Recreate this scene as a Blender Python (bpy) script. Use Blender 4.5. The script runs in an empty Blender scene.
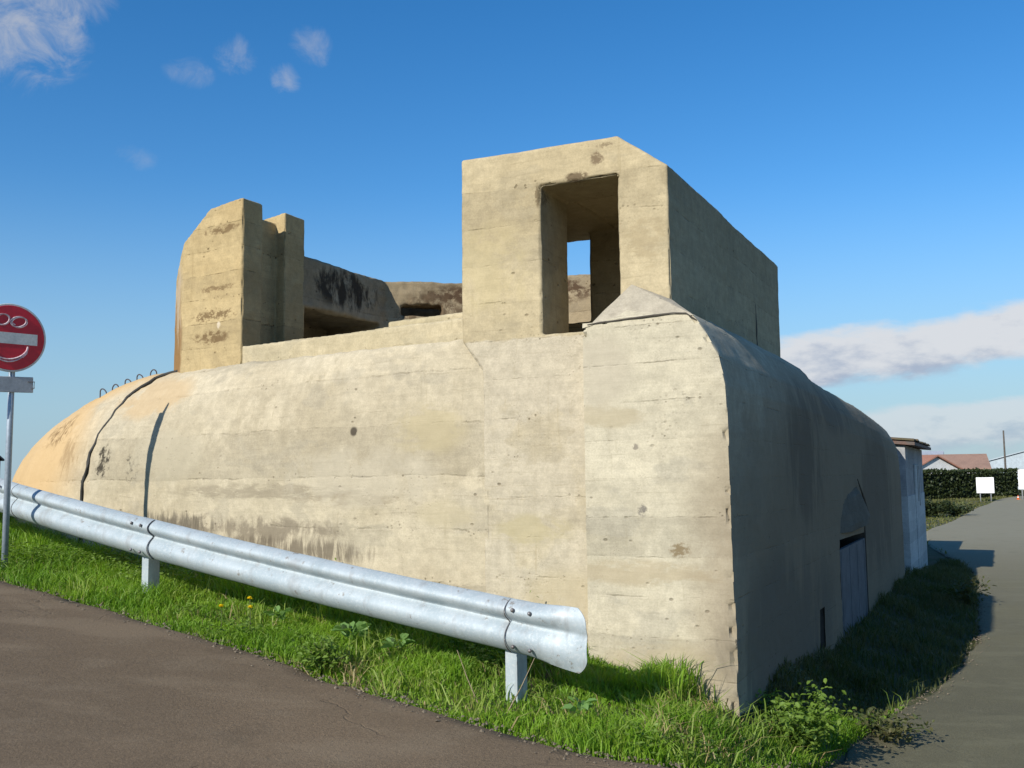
import bpy, bmesh, math, random
import numpy as np
from mathutils import Vector, Matrix, noise as mnoise
random.seed(7); rng = np.random.default_rng(11)
scene = bpy.context.scene
COL = scene.collection
R = math.radians

# ------------------------------------------------------------------ helpers
def link(o, parent=None):
    COL.objects.link(o)
    if parent: o.parent = parent
    return o
def empty(name, loc=(0, 0, 0), rz=0.0):
    o = bpy.data.objects.new(name, None); o.location = loc; o.rotation_euler = (0, 0, rz)
    o.empty_display_size = .2
    return link(o)
def tag(o, label=None, cat=None, group=None, kind=None):
    if label: o['label'] = label
    if cat: o['category'] = cat
    if group: o['group'] = group
    if kind: o['kind'] = kind
    return o
def mesh_obj(name, verts, faces, mat, parent=None, smooth=False):
    me = bpy.data.meshes.new(name)
    me.from_pydata([tuple(v) for v in verts], [], faces); me.update()
    if mat: me.materials.append(mat)
    if smooth: me.polygons.foreach_set('use_smooth', [True] * len(me.polygons))
    return link(bpy.data.objects.new(name, me), parent)
def bm_obj(name, bm, mat, parent=None, smooth=False):
    me = bpy.data.meshes.new(name); bm.normal_update(); bm.to_mesh(me); bm.free()
    if mat: me.materials.append(mat)
    if smooth: me.polygons.foreach_set('use_smooth', [True] * len(me.polygons))
    return link(bpy.data.objects.new(name, me), parent)

def hsh(i, j, k):
    n = (i * 374761393 + j * 668265263 + k * 2147483647 + 1013904223) & 0xFFFFFFFF
    n = ((n ^ (n >> 13)) * 1274126177) & 0xFFFFFFFF
    n = (n ^ (n >> 16)) & 0xFFFFFFFF
    n = (n * 2246822519) & 0xFFFFFFFF
    n = n ^ (n >> 15)
    return (n & 0xFFFF) / 32767.5 - 1.0
def vnoise(p):
    p = np.asarray(p, float); f0 = np.floor(p).astype(np.int64); f = p - f0; f = f * f * (3 - 2 * f)
    r = 0
    for dx in (0, 1):
        for dy in (0, 1):
            for dz in (0, 1):
                w = (f[:, 0] if dx else 1 - f[:, 0]) * (f[:, 1] if dy else 1 - f[:, 1]) * (f[:, 2] if dz else 1 - f[:, 2])
                r = r + w * hsh(f0[:, 0] + dx, f0[:, 1] + dy, f0[:, 2] + dz)
    return r
def fbm(p, o=3):
    r = 0; a = 1
    for i in range(o): r = r + a * vnoise(np.asarray(p) * 2 ** i + 17.3 * i); a *= .5
    return r

def weather(o, amp=.006, chip=.02, freq=7.0):
    """surface waviness and chipped arrises on a concrete mesh"""
    me = o.data; n = len(me.vertices); m = len(me.polygons)
    co = np.empty(n * 3); me.vertices.foreach_get('co', co); co = co.reshape(-1, 3)
    fn = np.empty(m * 3); me.polygons.foreach_get('normal', fn); fn = fn.reshape(-1, 3)
    tot = np.empty(m, int); me.polygons.foreach_get('loop_total', tot)
    lv = np.empty(len(me.loops), int); me.loops.foreach_get('vertex_index', lv)
    rep = np.repeat(fn, tot, axis=0); acc = np.zeros((n, 3)); cnt = np.zeros(n)
    np.add.at(acc, lv, rep); np.add.at(cnt, lv, 1)
    mean = acc / np.maximum(cnt, 1)[:, None]; L = np.linalg.norm(mean, axis=1)
    nrm = mean / np.maximum(L, 1e-6)[:, None]
    edge = np.clip((.985 - L) / .12, 0, 1)
    d = amp * fbm(co * 2.3, 3) + amp * .5 * vnoise(co * 17)
    c = np.maximum(0, fbm(co * freq, 3) + .05) * chip + .004
    big = np.maximum(0, vnoise(co * 2.1 + 5) - .35) * chip * 2.2
    co = co + nrm * (d - edge * (c + big))[:, None]
    me.vertices.foreach_set('co', co.ravel()); me.update()

def remesh(o, vox):
    md = o.modifiers.new('r', 'REMESH'); md.mode = 'VOXEL'; md.voxel_size = vox
    bpy.context.view_layer.update()
    dg = bpy.context.evaluated_depsgraph_get()
    me = bpy.data.meshes.new_from_object(o.evaluated_get(dg))
    o.modifiers.clear(); old = o.data; mats = list(old.materials); o.data = me
    me.materials.clear()
    for mt in mats: me.materials.append(mt)
    me.polygons.foreach_set('use_smooth', [True] * len(me.polygons)); me.update()

def prism(bm, poly, d0, d1, axis='b'):
    """poly in (a,z) extruded along b, or poly in (a,b) extruded along z. Local x = -a."""
    if axis == 'b': P = lambda p, d: (-p[0], d, p[1])
    elif axis == 'a': P = lambda p, d: (-d, p[0], p[1])
    else: P = lambda p, d: (-p[0], p[1], d)
    lo = [bm.verts.new(P(p, d0)) for p in poly]; hi = [bm.verts.new(P(p, d1)) for p in poly]
    n = len(poly); fs = [bm.faces.new(lo), bm.faces.new(hi)]
    for i in range(n): fs.append(bm.faces.new((lo[i], lo[(i + 1) % n], hi[(i + 1) % n], hi[i])))
    bmesh.ops.recalc_face_normals(bm, faces=fs)
def box(bm, a0, a1, b0, b1, z0, z1):
    prism(bm, [(a0, b0), (a1, b0), (a1, b1), (a0, b1)], z0, z1, 'z')
def wbox(bm, c, s, M=None):
    """plain world box, centre c, size s"""
    r = bmesh.ops.create_cube(bm, size=1)
    m = Matrix.Translation(c) @ Matrix.Diagonal((s[0], s[1], s[2], 1))
    if M is not None: m = M @ m
    bmesh.ops.transform(bm, matrix=m, verts=r['verts'])
    return r['verts']
def bevel_all(bm, w, seg=1):
    bmesh.ops.bevel(bm, geom=bm.edges[:], offset=w, segments=seg, affect='EDGES', clamp_overlap=True)
def tube(bm, pts, rad, seg=8, cap=True):
    pts = [Vector(p) for p in pts]; rings = []
    for i, p in enumerate(pts):
        t = (pts[min(i + 1, len(pts) - 1)] - pts[max(i - 1, 0)]).normalized()
        u = t.cross(Vector((0, 0, 1)));
        if u.length < .05: u = t.cross(Vector((0, 1, 0)))
        u.normalize(); v = t.cross(u)
        rr = rad[i] if isinstance(rad, (list, tuple)) else rad
        rings.append([bm.verts.new(p + (u * math.cos(k * 2 * math.pi / seg) + v * math.sin(k * 2 * math.pi / seg)) * rr) for k in range(seg)])
    for a, b in zip(rings, rings[1:]):
        for k in range(seg): bm.faces.new((a[k], a[(k + 1) % seg], b[(k + 1) % seg], b[k]))
    if cap: bm.faces.new(rings[0][::-1]); bm.faces.new(rings[-1])

# ------------------------------------------------------------------ node helpers
class NT:
    def __init__(s, name):
        s.m = bpy.data.materials.new(name); s.m.use_nodes = True; s.t = s.m.node_tree
        s.b = s.t.nodes['Principled BSDF']; s.out = s.t.nodes['Material Output']
        s.co = s.t.nodes.new('ShaderNodeTexCoord').outputs['Object']
    def n(s, ty, **kw):
        nd = s.t.nodes.new(ty)
        for k, v in kw.items(): setattr(nd, k, v)
        return nd
    def put(s, sock, v):
        if hasattr(v, 'is_linked') or isinstance(v, bpy.types.NodeSocket): s.t.links.new(v, sock)
        elif isinstance(v, (tuple, list)) and sock.type == 'RGBA': sock.default_value = (*v[:3], 1)
        else: sock.default_value = v
    def math(s, op, a, b=0.0, c=None, clamp=False):
        nd = s.n('ShaderNodeMath', operation=op, use_clamp=clamp); s.put(nd.inputs[0], a); s.put(nd.inputs[1], b)
        if c is not None: s.put(nd.inputs[2], c)
        return nd.outputs[0]
    def noise(s, scale, detail=4, rough=.55, vec=None, off=0, dist=0):
        nd = s.n('ShaderNodeTexNoise'); nd.inputs['Scale'].default_value = scale; nd.inputs['Detail'].default_value = detail
        nd.inputs['Roughness'].default_value = rough; nd.inputs['Distortion'].default_value = dist
        s.put(nd.inputs['Vector'], s.mapv(vec or s.co, (1, 1, 1), (off, off * 1.7, off * .6)) if off else (vec or s.co))
        return nd.outputs['Fac']
    def mapv(s, vec, scale=(1, 1, 1), loc=(0, 0, 0)):
        nd = s.n('ShaderNodeMapping'); s.put(nd.inputs['Vector'], vec)
        nd.inputs['Scale'].default_value = scale; nd.inputs['Location'].default_value = loc
        return nd.outputs[0]
    def ramp(s, fac, lo, hi, a=0.0, b=1.0):
        nd = s.n('ShaderNodeMapRange', interpolation_type='SMOOTHSTEP'); s.put(nd.inputs[0], fac)
        nd.inputs[1].default_value = lo; nd.inputs[2].default_value = hi; nd.inputs[3].default_value = a; nd.inputs[4].default_value = b
        return nd.outputs[0]
    def mix(s, fac, a, b, blend='MIX'):
        nd = s.n('ShaderNodeMix', data_type='RGBA', blend_type=blend)
        s.put(nd.inputs[0], fac); s.put(nd.inputs[6], a); s.put(nd.inputs[7], b)
        return nd.outputs[2]
    def bump(s, h, strength=.4, dist=.01, prev=None):
        nd = s.n('ShaderNodeBump'); nd.inputs['Strength'].default_value = strength; nd.inputs['Distance'].default_value = dist
        s.put(nd.inputs['Height'], h)
        if prev is not None: s.put(nd.inputs['Normal'], prev)
        return nd.outputs[0]
    def done(s, color, rough=.9, normal=None, metal=0.0, spec=.3):
        s.put(s.b.inputs['Base Color'], color); s.put(s.b.inputs['Roughness'], rough); s.b.inputs['Metallic'].default_value = metal
        s.b.inputs['Specular IOR Level'].default_value = spec
        if normal is not None: s.put(s.b.inputs['Normal'], normal)
        return s.m

def concrete(name, base, dark, stains_and_shade=(), board=.27, linestr=.55, pits=.5, wash=.5, streak=.35, coat=None):
    N = NT(name); co = N.co
    big = N.noise(.7, 5, .6, off=3.1); med = N.noise(2.6, 8, .62, off=7.7); fine = N.noise(75, 5, .72)
    c = N.mix(N.ramp(big, .38, .64), base, dark)
    # pour-lift tone changes
    sep = N.n('ShaderNodeSeparateXYZ'); N.put(sep.inputs[0], co); z = sep.outputs[2]
    wob = N.noise(1.1, 3, .5, vec=N.mapv(co, (1, 1, .35)), off=1.3)
    wob2 = N.noise(14, 3, .5)
    zz = N.math('ADD', N.math('DIVIDE', z, board), N.math('ADD', N.math('MULTIPLY', wob, .26), N.math('MULTIPLY', wob2, .06)))
    fl = N.math('FLOOR', zz); fr = N.math('FRACT', zz)
    wn = N.n('ShaderNodeTexWhiteNoise', noise_dimensions='1D'); N.put(wn.inputs['W'], fl)
    lift = N.ramp(wn.outputs['Value'], 0, 1, .87, 1.06)
    c = N.mix(1.0, c, lift, 'MULTIPLY')
    if coat:      # a later, paler pour below a wobbly day joint
        zj, cb = coat
        jm = N.ramp(N.math('ADD', z, N.math('MULTIPLY_ADD', N.noise(3.5, 4, .6, off=12), .10, -.05)), zj + .012, zj - .012)
        c = N.mix(jm, c, N.mix(N.ramp(med, .4, .62), cb, tuple(q * .93 for q in cb)))
    # blotches: pale laitance and greyish damp areas with a definite edge
    pale = tuple(min(1, x * 1.17) for x in base); grey = (dark[0] * .82, dark[1] * .85, dark[2] * .92)
    c = N.mix(N.math('MULTIPLY', N.ramp(med, .54, .66), wash), c, pale)
    patch = N.noise(1.5, 6, .55, vec=N.mapv(co, (1, 1, 1.9)), off=11.0)
    c = N.mix(N.math('MULTIPLY', N.ramp(patch, .57, .61), .38), c, grey)
    # vertical run-off streaks
    st = N.noise(5.5, 5, .6, vec=N.mapv(co, (1, 1, .09)), off=5.0)
    c = N.mix(N.math('MULTIPLY', N.ramp(st, .56, .72), streak), c, (dark[0] * .62, dark[1] * .6, dark[2] * .58))
    # lift lines, broken up
    lm = N.math('MULTIPLY', N.ramp(N.noise(1.0, 5, .65, vec=N.mapv(co, (1.6, 1.6, 5)), off=2.2), .43, .56), N.ramp(N.noise(9, 4, .6, off=4.4), .40, .64, .08, 1.0))
    d = N.math('ABSOLUTE', N.math('SUBTRACT', fr, .5))
    line = N.math('MULTIPLY', N.ramp(d, .468, .497), lm)
    # fainter board joints between the pours
    zb = N.math('FRACT', N.math('ADD', N.math('MULTIPLY', zz, 3.0), N.math('MULTIPLY', N.noise(3, 2, .5, off=6), .25)))
    bl = N.math('MULTIPLY', N.ramp(N.math('ABSOLUTE', N.math('SUBTRACT', zb, .5)), .43, .49), N.ramp(N.noise(1.0, 4, .6, vec=N.mapv(co, (2, 2, 9)), off=7), .5, .68))
    c = N.mix(N.math('MULTIPLY', bl, .32), c, (dark[0] * .6, dark[1] * .58, dark[2] * .55))
    c = N.mix(N.math('MULTIPLY', line, linestr), c, (dark[0] * .42, dark[1] * .4, dark[2] * .38))
    # blow holes and pits, gathered along the lift lines
    v = N.n('ShaderNodeTexVoronoi'); v.inputs['Scale'].default_value = 26; N.put(v.inputs['Vector'], co)
    v2 = N.n('ShaderNodeTexVoronoi'); v2.inputs['Scale'].default_value = 7; N.put(v2.inputs['Vector'], N.mapv(co, (1, 1, 1.5), (4, 2, 9)))
    pm = N.ramp(N.noise(2.2, 4, .6, off=8.8), .5, .66)
    near = N.math('ADD', N.ramp(d, .36, .48), .25)
    pit = N.math('MULTIPLY', N.math('MULTIPLY', N.ramp(v.outputs['Distance'], .30, .14), pm), near, clamp=True)
    pit2 = N.math('MULTIPLY', N.ramp(v2.outputs['Distance'], .15, .05), N.ramp(N.noise(1.2, 2, .5, off=6.1), .5, .6))
    pit = N.math('MAXIMUM', pit, pit2)
    c = N.mix(N.math('MULTIPLY', pit, pits), c, (dark[0] * .36, dark[1] * .33, dark[2] * .3))
    c = N.mix(1.0, c, N.ramp(fine, .3, .7, .90, 1.08), 'MULTIPLY')
    grain = N.noise(1.0, 6, .65, vec=N.mapv(co, (3.0, 3.0, 34)), off=2.7)      # imprint of sawn boards
    c = N.mix(1.0, c, N.ramp(grain, .3, .7, .945, 1.04), 'MULTIPLY')
    mot = N.noise(11, 7, .7, off=6.6); c = N.mix(1.0, c, N.ramp(mot, .32, .68, .88, 1.07), 'MULTIPLY')
    dr = N.noise(1.0, 5, .65, vec=N.mapv(co, (22, 22, 1.5)), off=8.1)
    c = N.mix(N.math('MULTIPLY', N.math('MULTIPLY', N.ramp(dr, .56, .7), N.ramp(med, .42, .6)), .35), c, (dark[0] * .7, dark[1] * .68, dark[2] * .62))
    v3 = N.n('ShaderNodeTexVoronoi'); v3.inputs['Scale'].default_value = 62; N.put(v3.inputs['Vector'], co)
    sp3 = N.math('MULTIPLY', N.ramp(v3.outputs['Distance'], .20, .08), N.ramp(N.noise(3.1, 5, .65, off=14), .5, .62))
    c = N.mix(N.math('MULTIPLY', sp3, pits), c, (dark[0] * .4, dark[1] * .37, dark[2] * .33))
    for (p, rad, colr, strength, nscale, thr) in stains_and_shade:
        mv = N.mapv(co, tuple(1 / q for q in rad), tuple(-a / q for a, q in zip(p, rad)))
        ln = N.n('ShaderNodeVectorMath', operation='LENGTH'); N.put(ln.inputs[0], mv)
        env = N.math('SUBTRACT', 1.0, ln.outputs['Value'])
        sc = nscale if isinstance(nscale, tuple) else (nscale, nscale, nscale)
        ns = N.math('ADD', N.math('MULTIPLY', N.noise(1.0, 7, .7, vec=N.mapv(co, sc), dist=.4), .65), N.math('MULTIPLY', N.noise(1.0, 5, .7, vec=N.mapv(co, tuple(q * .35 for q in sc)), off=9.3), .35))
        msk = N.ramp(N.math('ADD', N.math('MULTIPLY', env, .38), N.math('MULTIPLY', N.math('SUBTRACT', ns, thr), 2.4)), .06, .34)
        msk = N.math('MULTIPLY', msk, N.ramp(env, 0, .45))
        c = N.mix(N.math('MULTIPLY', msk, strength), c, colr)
    h = N.math('SUBTRACT', N.math('ADD', N.math('MULTIPLY', N.noise(1.0, 5, .65, vec=N.mapv(co, (3.0, 3.0, 34)), off=2.7), .28), N.math('MULTIPLY', med, .8)), N.math('ADD', N.math('MULTIPLY', line, .7), N.math('MULTIPLY', pit, 1.2)))
    nb = N.bump(h, .55, .012)
    return N.done(c, .95, nb, spec=.15)

def simple(name, col, col2=None, scale=6, rough=.8, metal=0.0, bump=.15, dist=.005, spec=.3):
    N = NT(name); f = N.noise(scale, 6, .6); g = N.noise(scale * 9, 4, .6)
    c = N.mix(N.ramp(f, .35, .68), col, col2 or tuple(x * .8 for x in col))
    c = N.mix(1.0, c, N.ramp(g, .3, .7, .9, 1.08), 'MULTIPLY')
    return N.done(c, rough, N.bump(N.math('ADD', f, N.math('MULTIPLY', g, .5)), bump, dist), metal, spec)

# ------------------------------------------------------------------ render, camera
scene.render.engine = 'CYCLES'
scene.view_settings.view_transform = 'Standard'
try: scene.view_settings.look = 'None'
except Exception: pass
scene.view_settings.gamma = 1.0; scene.view_settings.use_curve_mapping = False
EXPOSURE = 0.25
scene.view_settings.exposure = EXPOSURE
scene.cycles.use_denoising = True
scene.cycles.max_bounces = 6; scene.cycles.diffuse_bounces = 3
scene.render.resolution_x = 1024; scene.render.resolution_y = 768

p_ = math.atan(93 / 1000); rho = .012
fwd = Vector((0, math.cos(p_), math.sin(p_))); rt = Vector((1, 0, 0)); up = Vector((0, -math.sin(p_), math.cos(p_)))
r2 = rt * math.cos(rho) - up * math.sin(rho); u2 = up * math.cos(rho) + rt * math.sin(rho)
cam = bpy.data.cameras.new('camera'); cam.sensor_width = 36; cam.lens = 36 * 1000 / 1024; cam.clip_end = 4000; cam.clip_start = .05
co_ = link(bpy.data.objects.new('camera', cam))
co_.matrix_world = Matrix(((r2.x, u2.x, -fwd.x, 0), (r2.y, u2.y, -fwd.y, 0), (r2.z, u2.z, -fwd.z, 1.6), (0, 0, 0, 1)))
scene.camera = co_

# ------------------------------------------------------------------ sun and sky
AZ, EL = R(39.5), R(28.5)              # the light travels towards this bearing (clockwise from +Y), sun this high
trav = Vector((math.sin(AZ) * math.cos(EL), math.cos(AZ) * math.cos(EL), -math.sin(EL)))
sl = bpy.data.lights.new('sun', 'SUN'); sl.energy = 5.0; sl.angle = R(.5); sl.color = (1.0, .94, .84)
so = link(bpy.data.objects.new('sun', sl)); so.rotation_euler = trav.to_track_quat('-Z', 'Y').to_euler(); so.location = (-8, -10, 20)

W = bpy.data.worlds.new('World'); scene.world = W; W.use_nodes = True
class WT(NT):
    def __init__(s, t): s.t = t
N = WT(W.node_tree); bg = W.node_tree.nodes['Background']
sky = N.n('ShaderNodeTexSky', sky_type='NISHITA'); sky.sun_disc = False; sky.sun_elevation = EL
sky.sun_rotation = math.pi + AZ; sky.air_density = 1.0; sky.dust_density = .25; sky.ozone_density = 3.0; sky.altitude = 0
gen = N.n('ShaderNodeTexCoord').outputs['Generated']
nm = N.n('ShaderNodeVectorMath', operation='NORMALIZE'); N.put(nm.inputs[0], gen)
sp = N.n('ShaderNodeSeparateXYZ'); N.put(sp.inputs[0], nm.outputs[0])
az = N.math('MULTIPLY', N.math('ARCTAN2', sp.outputs[0], sp.outputs[1]), 180 / math.pi)
el = N.math('MULTIPLY', N.math('ARCSINE', sp.outputs[2]), 180 / math.pi)
cmb = N.n('ShaderNodeCombineXYZ'); N.put(cmb.inputs[0], az); N.put(cmb.inputs[1], el)
ae = cmb.outputs[0]
def band(c0, az0, slope, h, a_in, seed, nsc, dens):
    """a long low bank of cumulus, in bearing and height above the horizon"""
    c = N.math('ADD', N.math('MULTIPLY', N.math('SUBTRACT', az, az0), slope), c0)
    e = N.math('DIVIDE', N.math('SUBTRACT', el, c), h)
    nz = N.noise(1.0, 10, .60, vec=N.mapv(ae, (.16 * nsc, .42 * nsc, 1), (seed, seed * .7, seed)))
    env = N.math('SUBTRACT', 1.0, N.math('MULTIPLY', e, e))
    env = N.math('MULTIPLY_ADD', env, .55, N.math('MULTIPLY_ADD', nz, 1.5, -.78))
    msk = N.ramp(env, .0, .42)
    msk = N.math('MULTIPLY', msk, N.math('MULTIPLY', N.ramp(az, a_in, a_in + 4), N.ramp(az, 120, 80)))
    sh = N.ramp(N.math('ADD', e, N.math('MULTIPLY_ADD', N.noise(1.0, 5, .6, vec=N.mapv(ae, (.3 * nsc, .7 * nsc, 1), (seed + 9, 3, seed))), 4.2, -1.75)), -.8, .55)
    return N.math('MULTIPLY', msk, dens), sh
skyc = sky.outputs[0]
hs = N.n('ShaderNodeHueSaturation'); hs.inputs['Saturation'].default_value = 1.34; hs.inputs['Value'].default_value = 1.70; hs.inputs['Hue'].default_value = .503
N.put(hs.inputs['Color'], skyc); skyc = hs.outputs[0]
skyc = N.mix(N.ramp(el, 17, 0, 0, .85), skyc, (3.3, 5.2, 6.9))
CL_HI = (8.0, 8.15, 8.5); CL_LO = (4.4, 5.1, 6.5)
for args in ((6.15, 17.0, .085, 1.9, 11.0, 4.3, 1.0, .94), (2.3, 24.0, .07, 1.5, 16.0, 21.7, 1.2, .6)):
    msk, sh = band(*args)
    skyc = N.mix(msk, skyc, N.mix(sh, CL_LO, CL_HI))
# thin wisps high up
wn_ = N.noise(1.0, 11, .66, vec=N.mapv(ae, (.42, .5, 1), (2, 5, 8)), dist=.6)
for (a0, e0, ra, re, s_) in ((-26.5, 23.0, 3.8, 3.9, .75), (-23.8, 24.8, 2.2, 1.8, .4), (-15.8, 22.9, 1.6, 1.3, .42), (-18.3, 21.8, 1.7, 1.1, .36), (-13.0, 22.0, 1.2, 1.1, .5), (-11.6, 23.6, 1.6, 1.4, .42), (-20.8, 17.2, 1.6, .8, .22), (2.0, 27.3, 2, .6, .25)):
    da = N.math('DIVIDE', N.math('SUBTRACT', az, a0), ra); de = N.math('DIVIDE', N.math('SUBTRACT', el, e0), re)
    env = N.math('SUBTRACT', 1.0, N.math('ADD', N.math('MULTIPLY', da, da), N.math('MULTIPLY', de, de)))
    msk = N.math('MULTIPLY', N.ramp(N.math('MULTIPLY_ADD', env, .6, N.math('MULTIPLY_ADD', wn_, 1.6, -.95)), .0, .75), N.ramp(env, 0, .5))
    skyc = N.mix(N.math('MULTIPLY', msk, s_), skyc, (5.6, 5.9, 6.6))
N.put(bg.inputs['Color'], skyc); bg.inputs['Strength'].default_value = .075

# ------------------------------------------------------------------ terrain
def sst(t):
    t = np.clip(t, 0, 1); return t * t * (3 - 2 * t)
def terr(x, y):
    x = np.asarray(x, float); y = np.asarray(y, float)
    s = -.81 * x + .59 * (y - 6)
    s2 = np.where(s > 7, 7 + 4 * (1 - np.exp(-(s - 7) / 4)), s); s2 = np.where(s2 < -6, -6, s2)
    zl = .28 + .108 * s2
    q = (x - 1.45) * .98 - (y - 6.72) * .2
    t = sst((q + .5) / 1.65)
    z = zl * (1 - t) - .5 * t
    dx = x - 1.452; dy = y - 6.717
    a = -.9003 * dx + .4352 * dy; b = .4352 * dx + .9003 * dy
    return z + .3 * np.exp(-np.maximum(-a, 0) / .6) * sst((b - .2) / 1.5) * sst((17 - b) / 4) * (a > -4) * np.where(a > .3, 0, 1)
def tz(x, y): return float(terr(x, y))

EDGE = [(-16.2, 15.9), (-9.5, 12.1), (-6.2, 9.75), (-4.25, 8.374), (-3.363, 7.8), (-2.332, 7.089), (-1.583, 6.587), (-1.068, 6.10), (-.64, 5.86), (-.05, 5.45), (.50, 5.17), (1.02, 5.28),
        (1.52, 5.98), (2.39, 7.375), (3.023, 8.416), (3.906, 9.547), (5.104, 11.515), (6.0, 13.2), (6.922, 15.198), (7.9, 17.3), (8.845, 19.437), (9.9, 22.1), (10.9, 25.6), (12.4, 30.4),
        (15.067, 36.727), (18.314, 42.351), (23.4, 51.8), (29.538, 63.1), (43.7, 86.0), (70, 112), (160, 190)]
def spline(P, n):
    P = [np.array(p, float) for p in P]; out = []
    for i in range(len(P) - 1):
        p0 = P[max(i - 1, 0)]; p1 = P[i]; p2 = P[i + 1]; p3 = P[min(i + 2, len(P) - 1)]
        for t in np.linspace(0, 1, n, endpoint=False):
            out.append(.5 * ((2 * p1) + (-p0 + p2) * t + (2 * p0 - 5 * p1 + 4 * p2 - p3) * t ** 2 + (-p0 + 3 * p1 - 3 * p2 + p3) * t ** 3))
    out.append(P[-1]); return np.array(out)
ES = spline(EDGE, 14)
TIP = 11 * 14 + 5

m_soil = simple('soil_and_turf', (.062, .075, .024), (.10, .085, .045), 3.0, .95, bump=.6, dist=.03)
xs = np.concatenate([-np.geomspace(1200, 30, 22), np.arange(-28, 45, .33), np.geomspace(47, 1600, 26)])
ys = np.concatenate([-np.geomspace(600, 14, 14), np.arange(-12, 48, .33), np.geomspace(50, 2200, 28)])
X, Y = np.meshgrid(xs, ys); Z = terr(X, Y) + .012 * vnoise(np.stack([X.ravel() * 2, Y.ravel() * 2, X.ravel() * 0], 1)).reshape(X.shape) * (np.hypot(X, Y) < 50) - .03
nx, ny = len(xs), len(ys)
V = np.stack([X.ravel(), Y.ravel(), Z.ravel()], 1)
Fq = [(j * nx + i, j * nx + i + 1, (j + 1) * nx + i + 1, (j + 1) * nx + i) for j in range(ny - 1) for i in range(nx - 1)]
g = mesh_obj('ground', V, Fq, m_soil, smooth=True); tag(g, 'sloping turf ground under the bunker and roads', kind='structure')

def asphalt(name, c1, c2, dustc, dust, far_tone=None):
    N = NT(name); co = N.co
    big = N.noise(.45, 5, .6); med = N.noise(2.5, 6, .6, off=3); agg = N.noise(160, 3, .7); agg2 = N.noise(55, 3, .6, off=2)
    c = N.mix(N.ramp(big, .35, .65), c1, c2)
    c = N.mix(N.math('MULTIPLY', N.ramp(med, .5, .7), dust), c, dustc)
    c = N.mix(1.0, c, N.ramp(agg, .3, .7, .72, 1.28), 'MULTIPLY')
    c = N.mix(1.0, c, N.ramp(agg2, .3, .7, .88, 1.12), 'MULTIPLY')
    v = N.n('ShaderNodeTexVoronoi'); v.inputs['Scale'].default_value = 3.2; N.put(v.inputs['Vector'], co)
    if far_tone:      # paler tone fading in over the far stretch of the lane
        sy_ = N.n('ShaderNodeSeparateXYZ'); N.put(sy_.inputs[0], co)
        fy = N.ramp(N.math('ADD', sy_.outputs[1], N.math('MULTIPLY_ADD', big, 16, -8)), 9, 36)
        c = N.mix(N.math('MULTIPLY', fy, .8), c, far_tone)
    spk = N.math('MULTIPLY', N.ramp(v.outputs['Distance'], .03, .012), N.ramp(med, .5, .55))
    c = N.mix(N.math('MULTIPLY', spk, .7), c, (.3, .28, .24))
    vc = N.n('ShaderNodeTexVoronoi', feature='DISTANCE_TO_EDGE'); vc.inputs['Scale'].default_value = .55
    wv = N.n('ShaderNodeVectorMath', operation='ADD'); N.put(wv.inputs[0], co)
    nz3 = N.n('ShaderNodeTexNoise'); nz3.inputs['Scale'].default_value = 2.2; nz3.inputs['Detail'].default_value = 6; N.put(nz3.inputs['Vector'], co)
    sc3 = N.n('ShaderNodeVectorMath', operation='SCALE'); sc3.inputs['Scale'].default_value = .9; N.put(sc3.inputs[0], nz3.outputs['Color']); N.put(wv.inputs[1], sc3.outputs[0])
    N.put(vc.inputs['Vector'], wv.outputs[0])
    crk = N.math('MULTIPLY', N.ramp(vc.outputs['Distance'], .012, .002), N.ramp(N.noise(.8, 3, .5, off=5), .48, .6))
    c = N.mix(N.math('MULTIPLY', crk, .22), c, tuple(q * .45 for q in c2))
    oil = N.noise(1.3, 5, .65, off=15); c = N.mix(N.math('MULTIPLY', N.ramp(oil, .58, .70), .35), c, tuple(q * .62 for q in c2))
    wear = N.noise(1.0, 6, .6, vec=N.mapv(co, (.9, 2.4, 1)), off=21); c = N.mix(N.math('MULTIPLY', N.ramp(wear, .5, .66), .35), c, tuple(q * 1.25 for q in dustc))
    h_ = N.math('SUBTRACT', N.math('ADD', agg, agg2), N.math('MULTIPLY', crk, .7))
    return N.done(c, .88, N.bump(h_, .6, .007), spec=.25)
m_roadL = asphalt('brown_asphalt', (.172, .124, .076), (.143, .104, .064), (.19, .146, .095), .45)
m_roadR = asphalt('grey_asphalt', (.145, .134, .078), (.12, .112, .068), (.165, .155, .095), .4, (.27, .25, .175))
def road(name, i0, i1, offs, mat, label, lift, nrot0=None):
    P = ES[i0:i1 + 1]; T = np.gradient(ES, axis=0)[i0:i1 + 1]; T /= np.linalg.norm(T, axis=1)[:, None]
    for _ in range(6):
        T[1:-1] = (T[:-2] + T[1:-1] * 2 + T[2:]) / 4
    T /= np.linalg.norm(T, axis=1)[:, None]
    Nn = np.stack([T[:, 1], -T[:, 0]], 1)
    if nrot0 is not None:
        for k, idx in nrot0: Nn[k] = idx
    wob = .05 * vnoise(np.stack([P[:, 0] * 3, P[:, 1] * 3, P[:, 0] * 0 + 4], 1)) + .03 * vnoise(np.stack([P[:, 0] * 9, P[:, 1] * 9, P[:, 0] * 0 + 1], 1))
    Vv = []; 
    for o in offs:
        q = P + Nn * (o + (wob if o == offs[0] else 0 * wob))[:, None] if True else P
        Vv.append(np.column_stack([q, terr(q[:, 0], q[:, 1]) + lift + (-.0 if o > offs[0] else -.02)]))
    n = len(P); VV = np.concatenate(Vv)
    FF = [(k * n + i, k * n + i + 1, (k + 1) * n + i + 1, (k + 1) * n + i) for k in range(len(offs) - 1) for i in range(n - 1)]
    o = mesh_obj(name, VV, [f[::-1] for f in FF], mat, smooth=True); tag(o, label, kind='structure')
    return VV[-n:]
tipn = np.array([.35, -.937])
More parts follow.
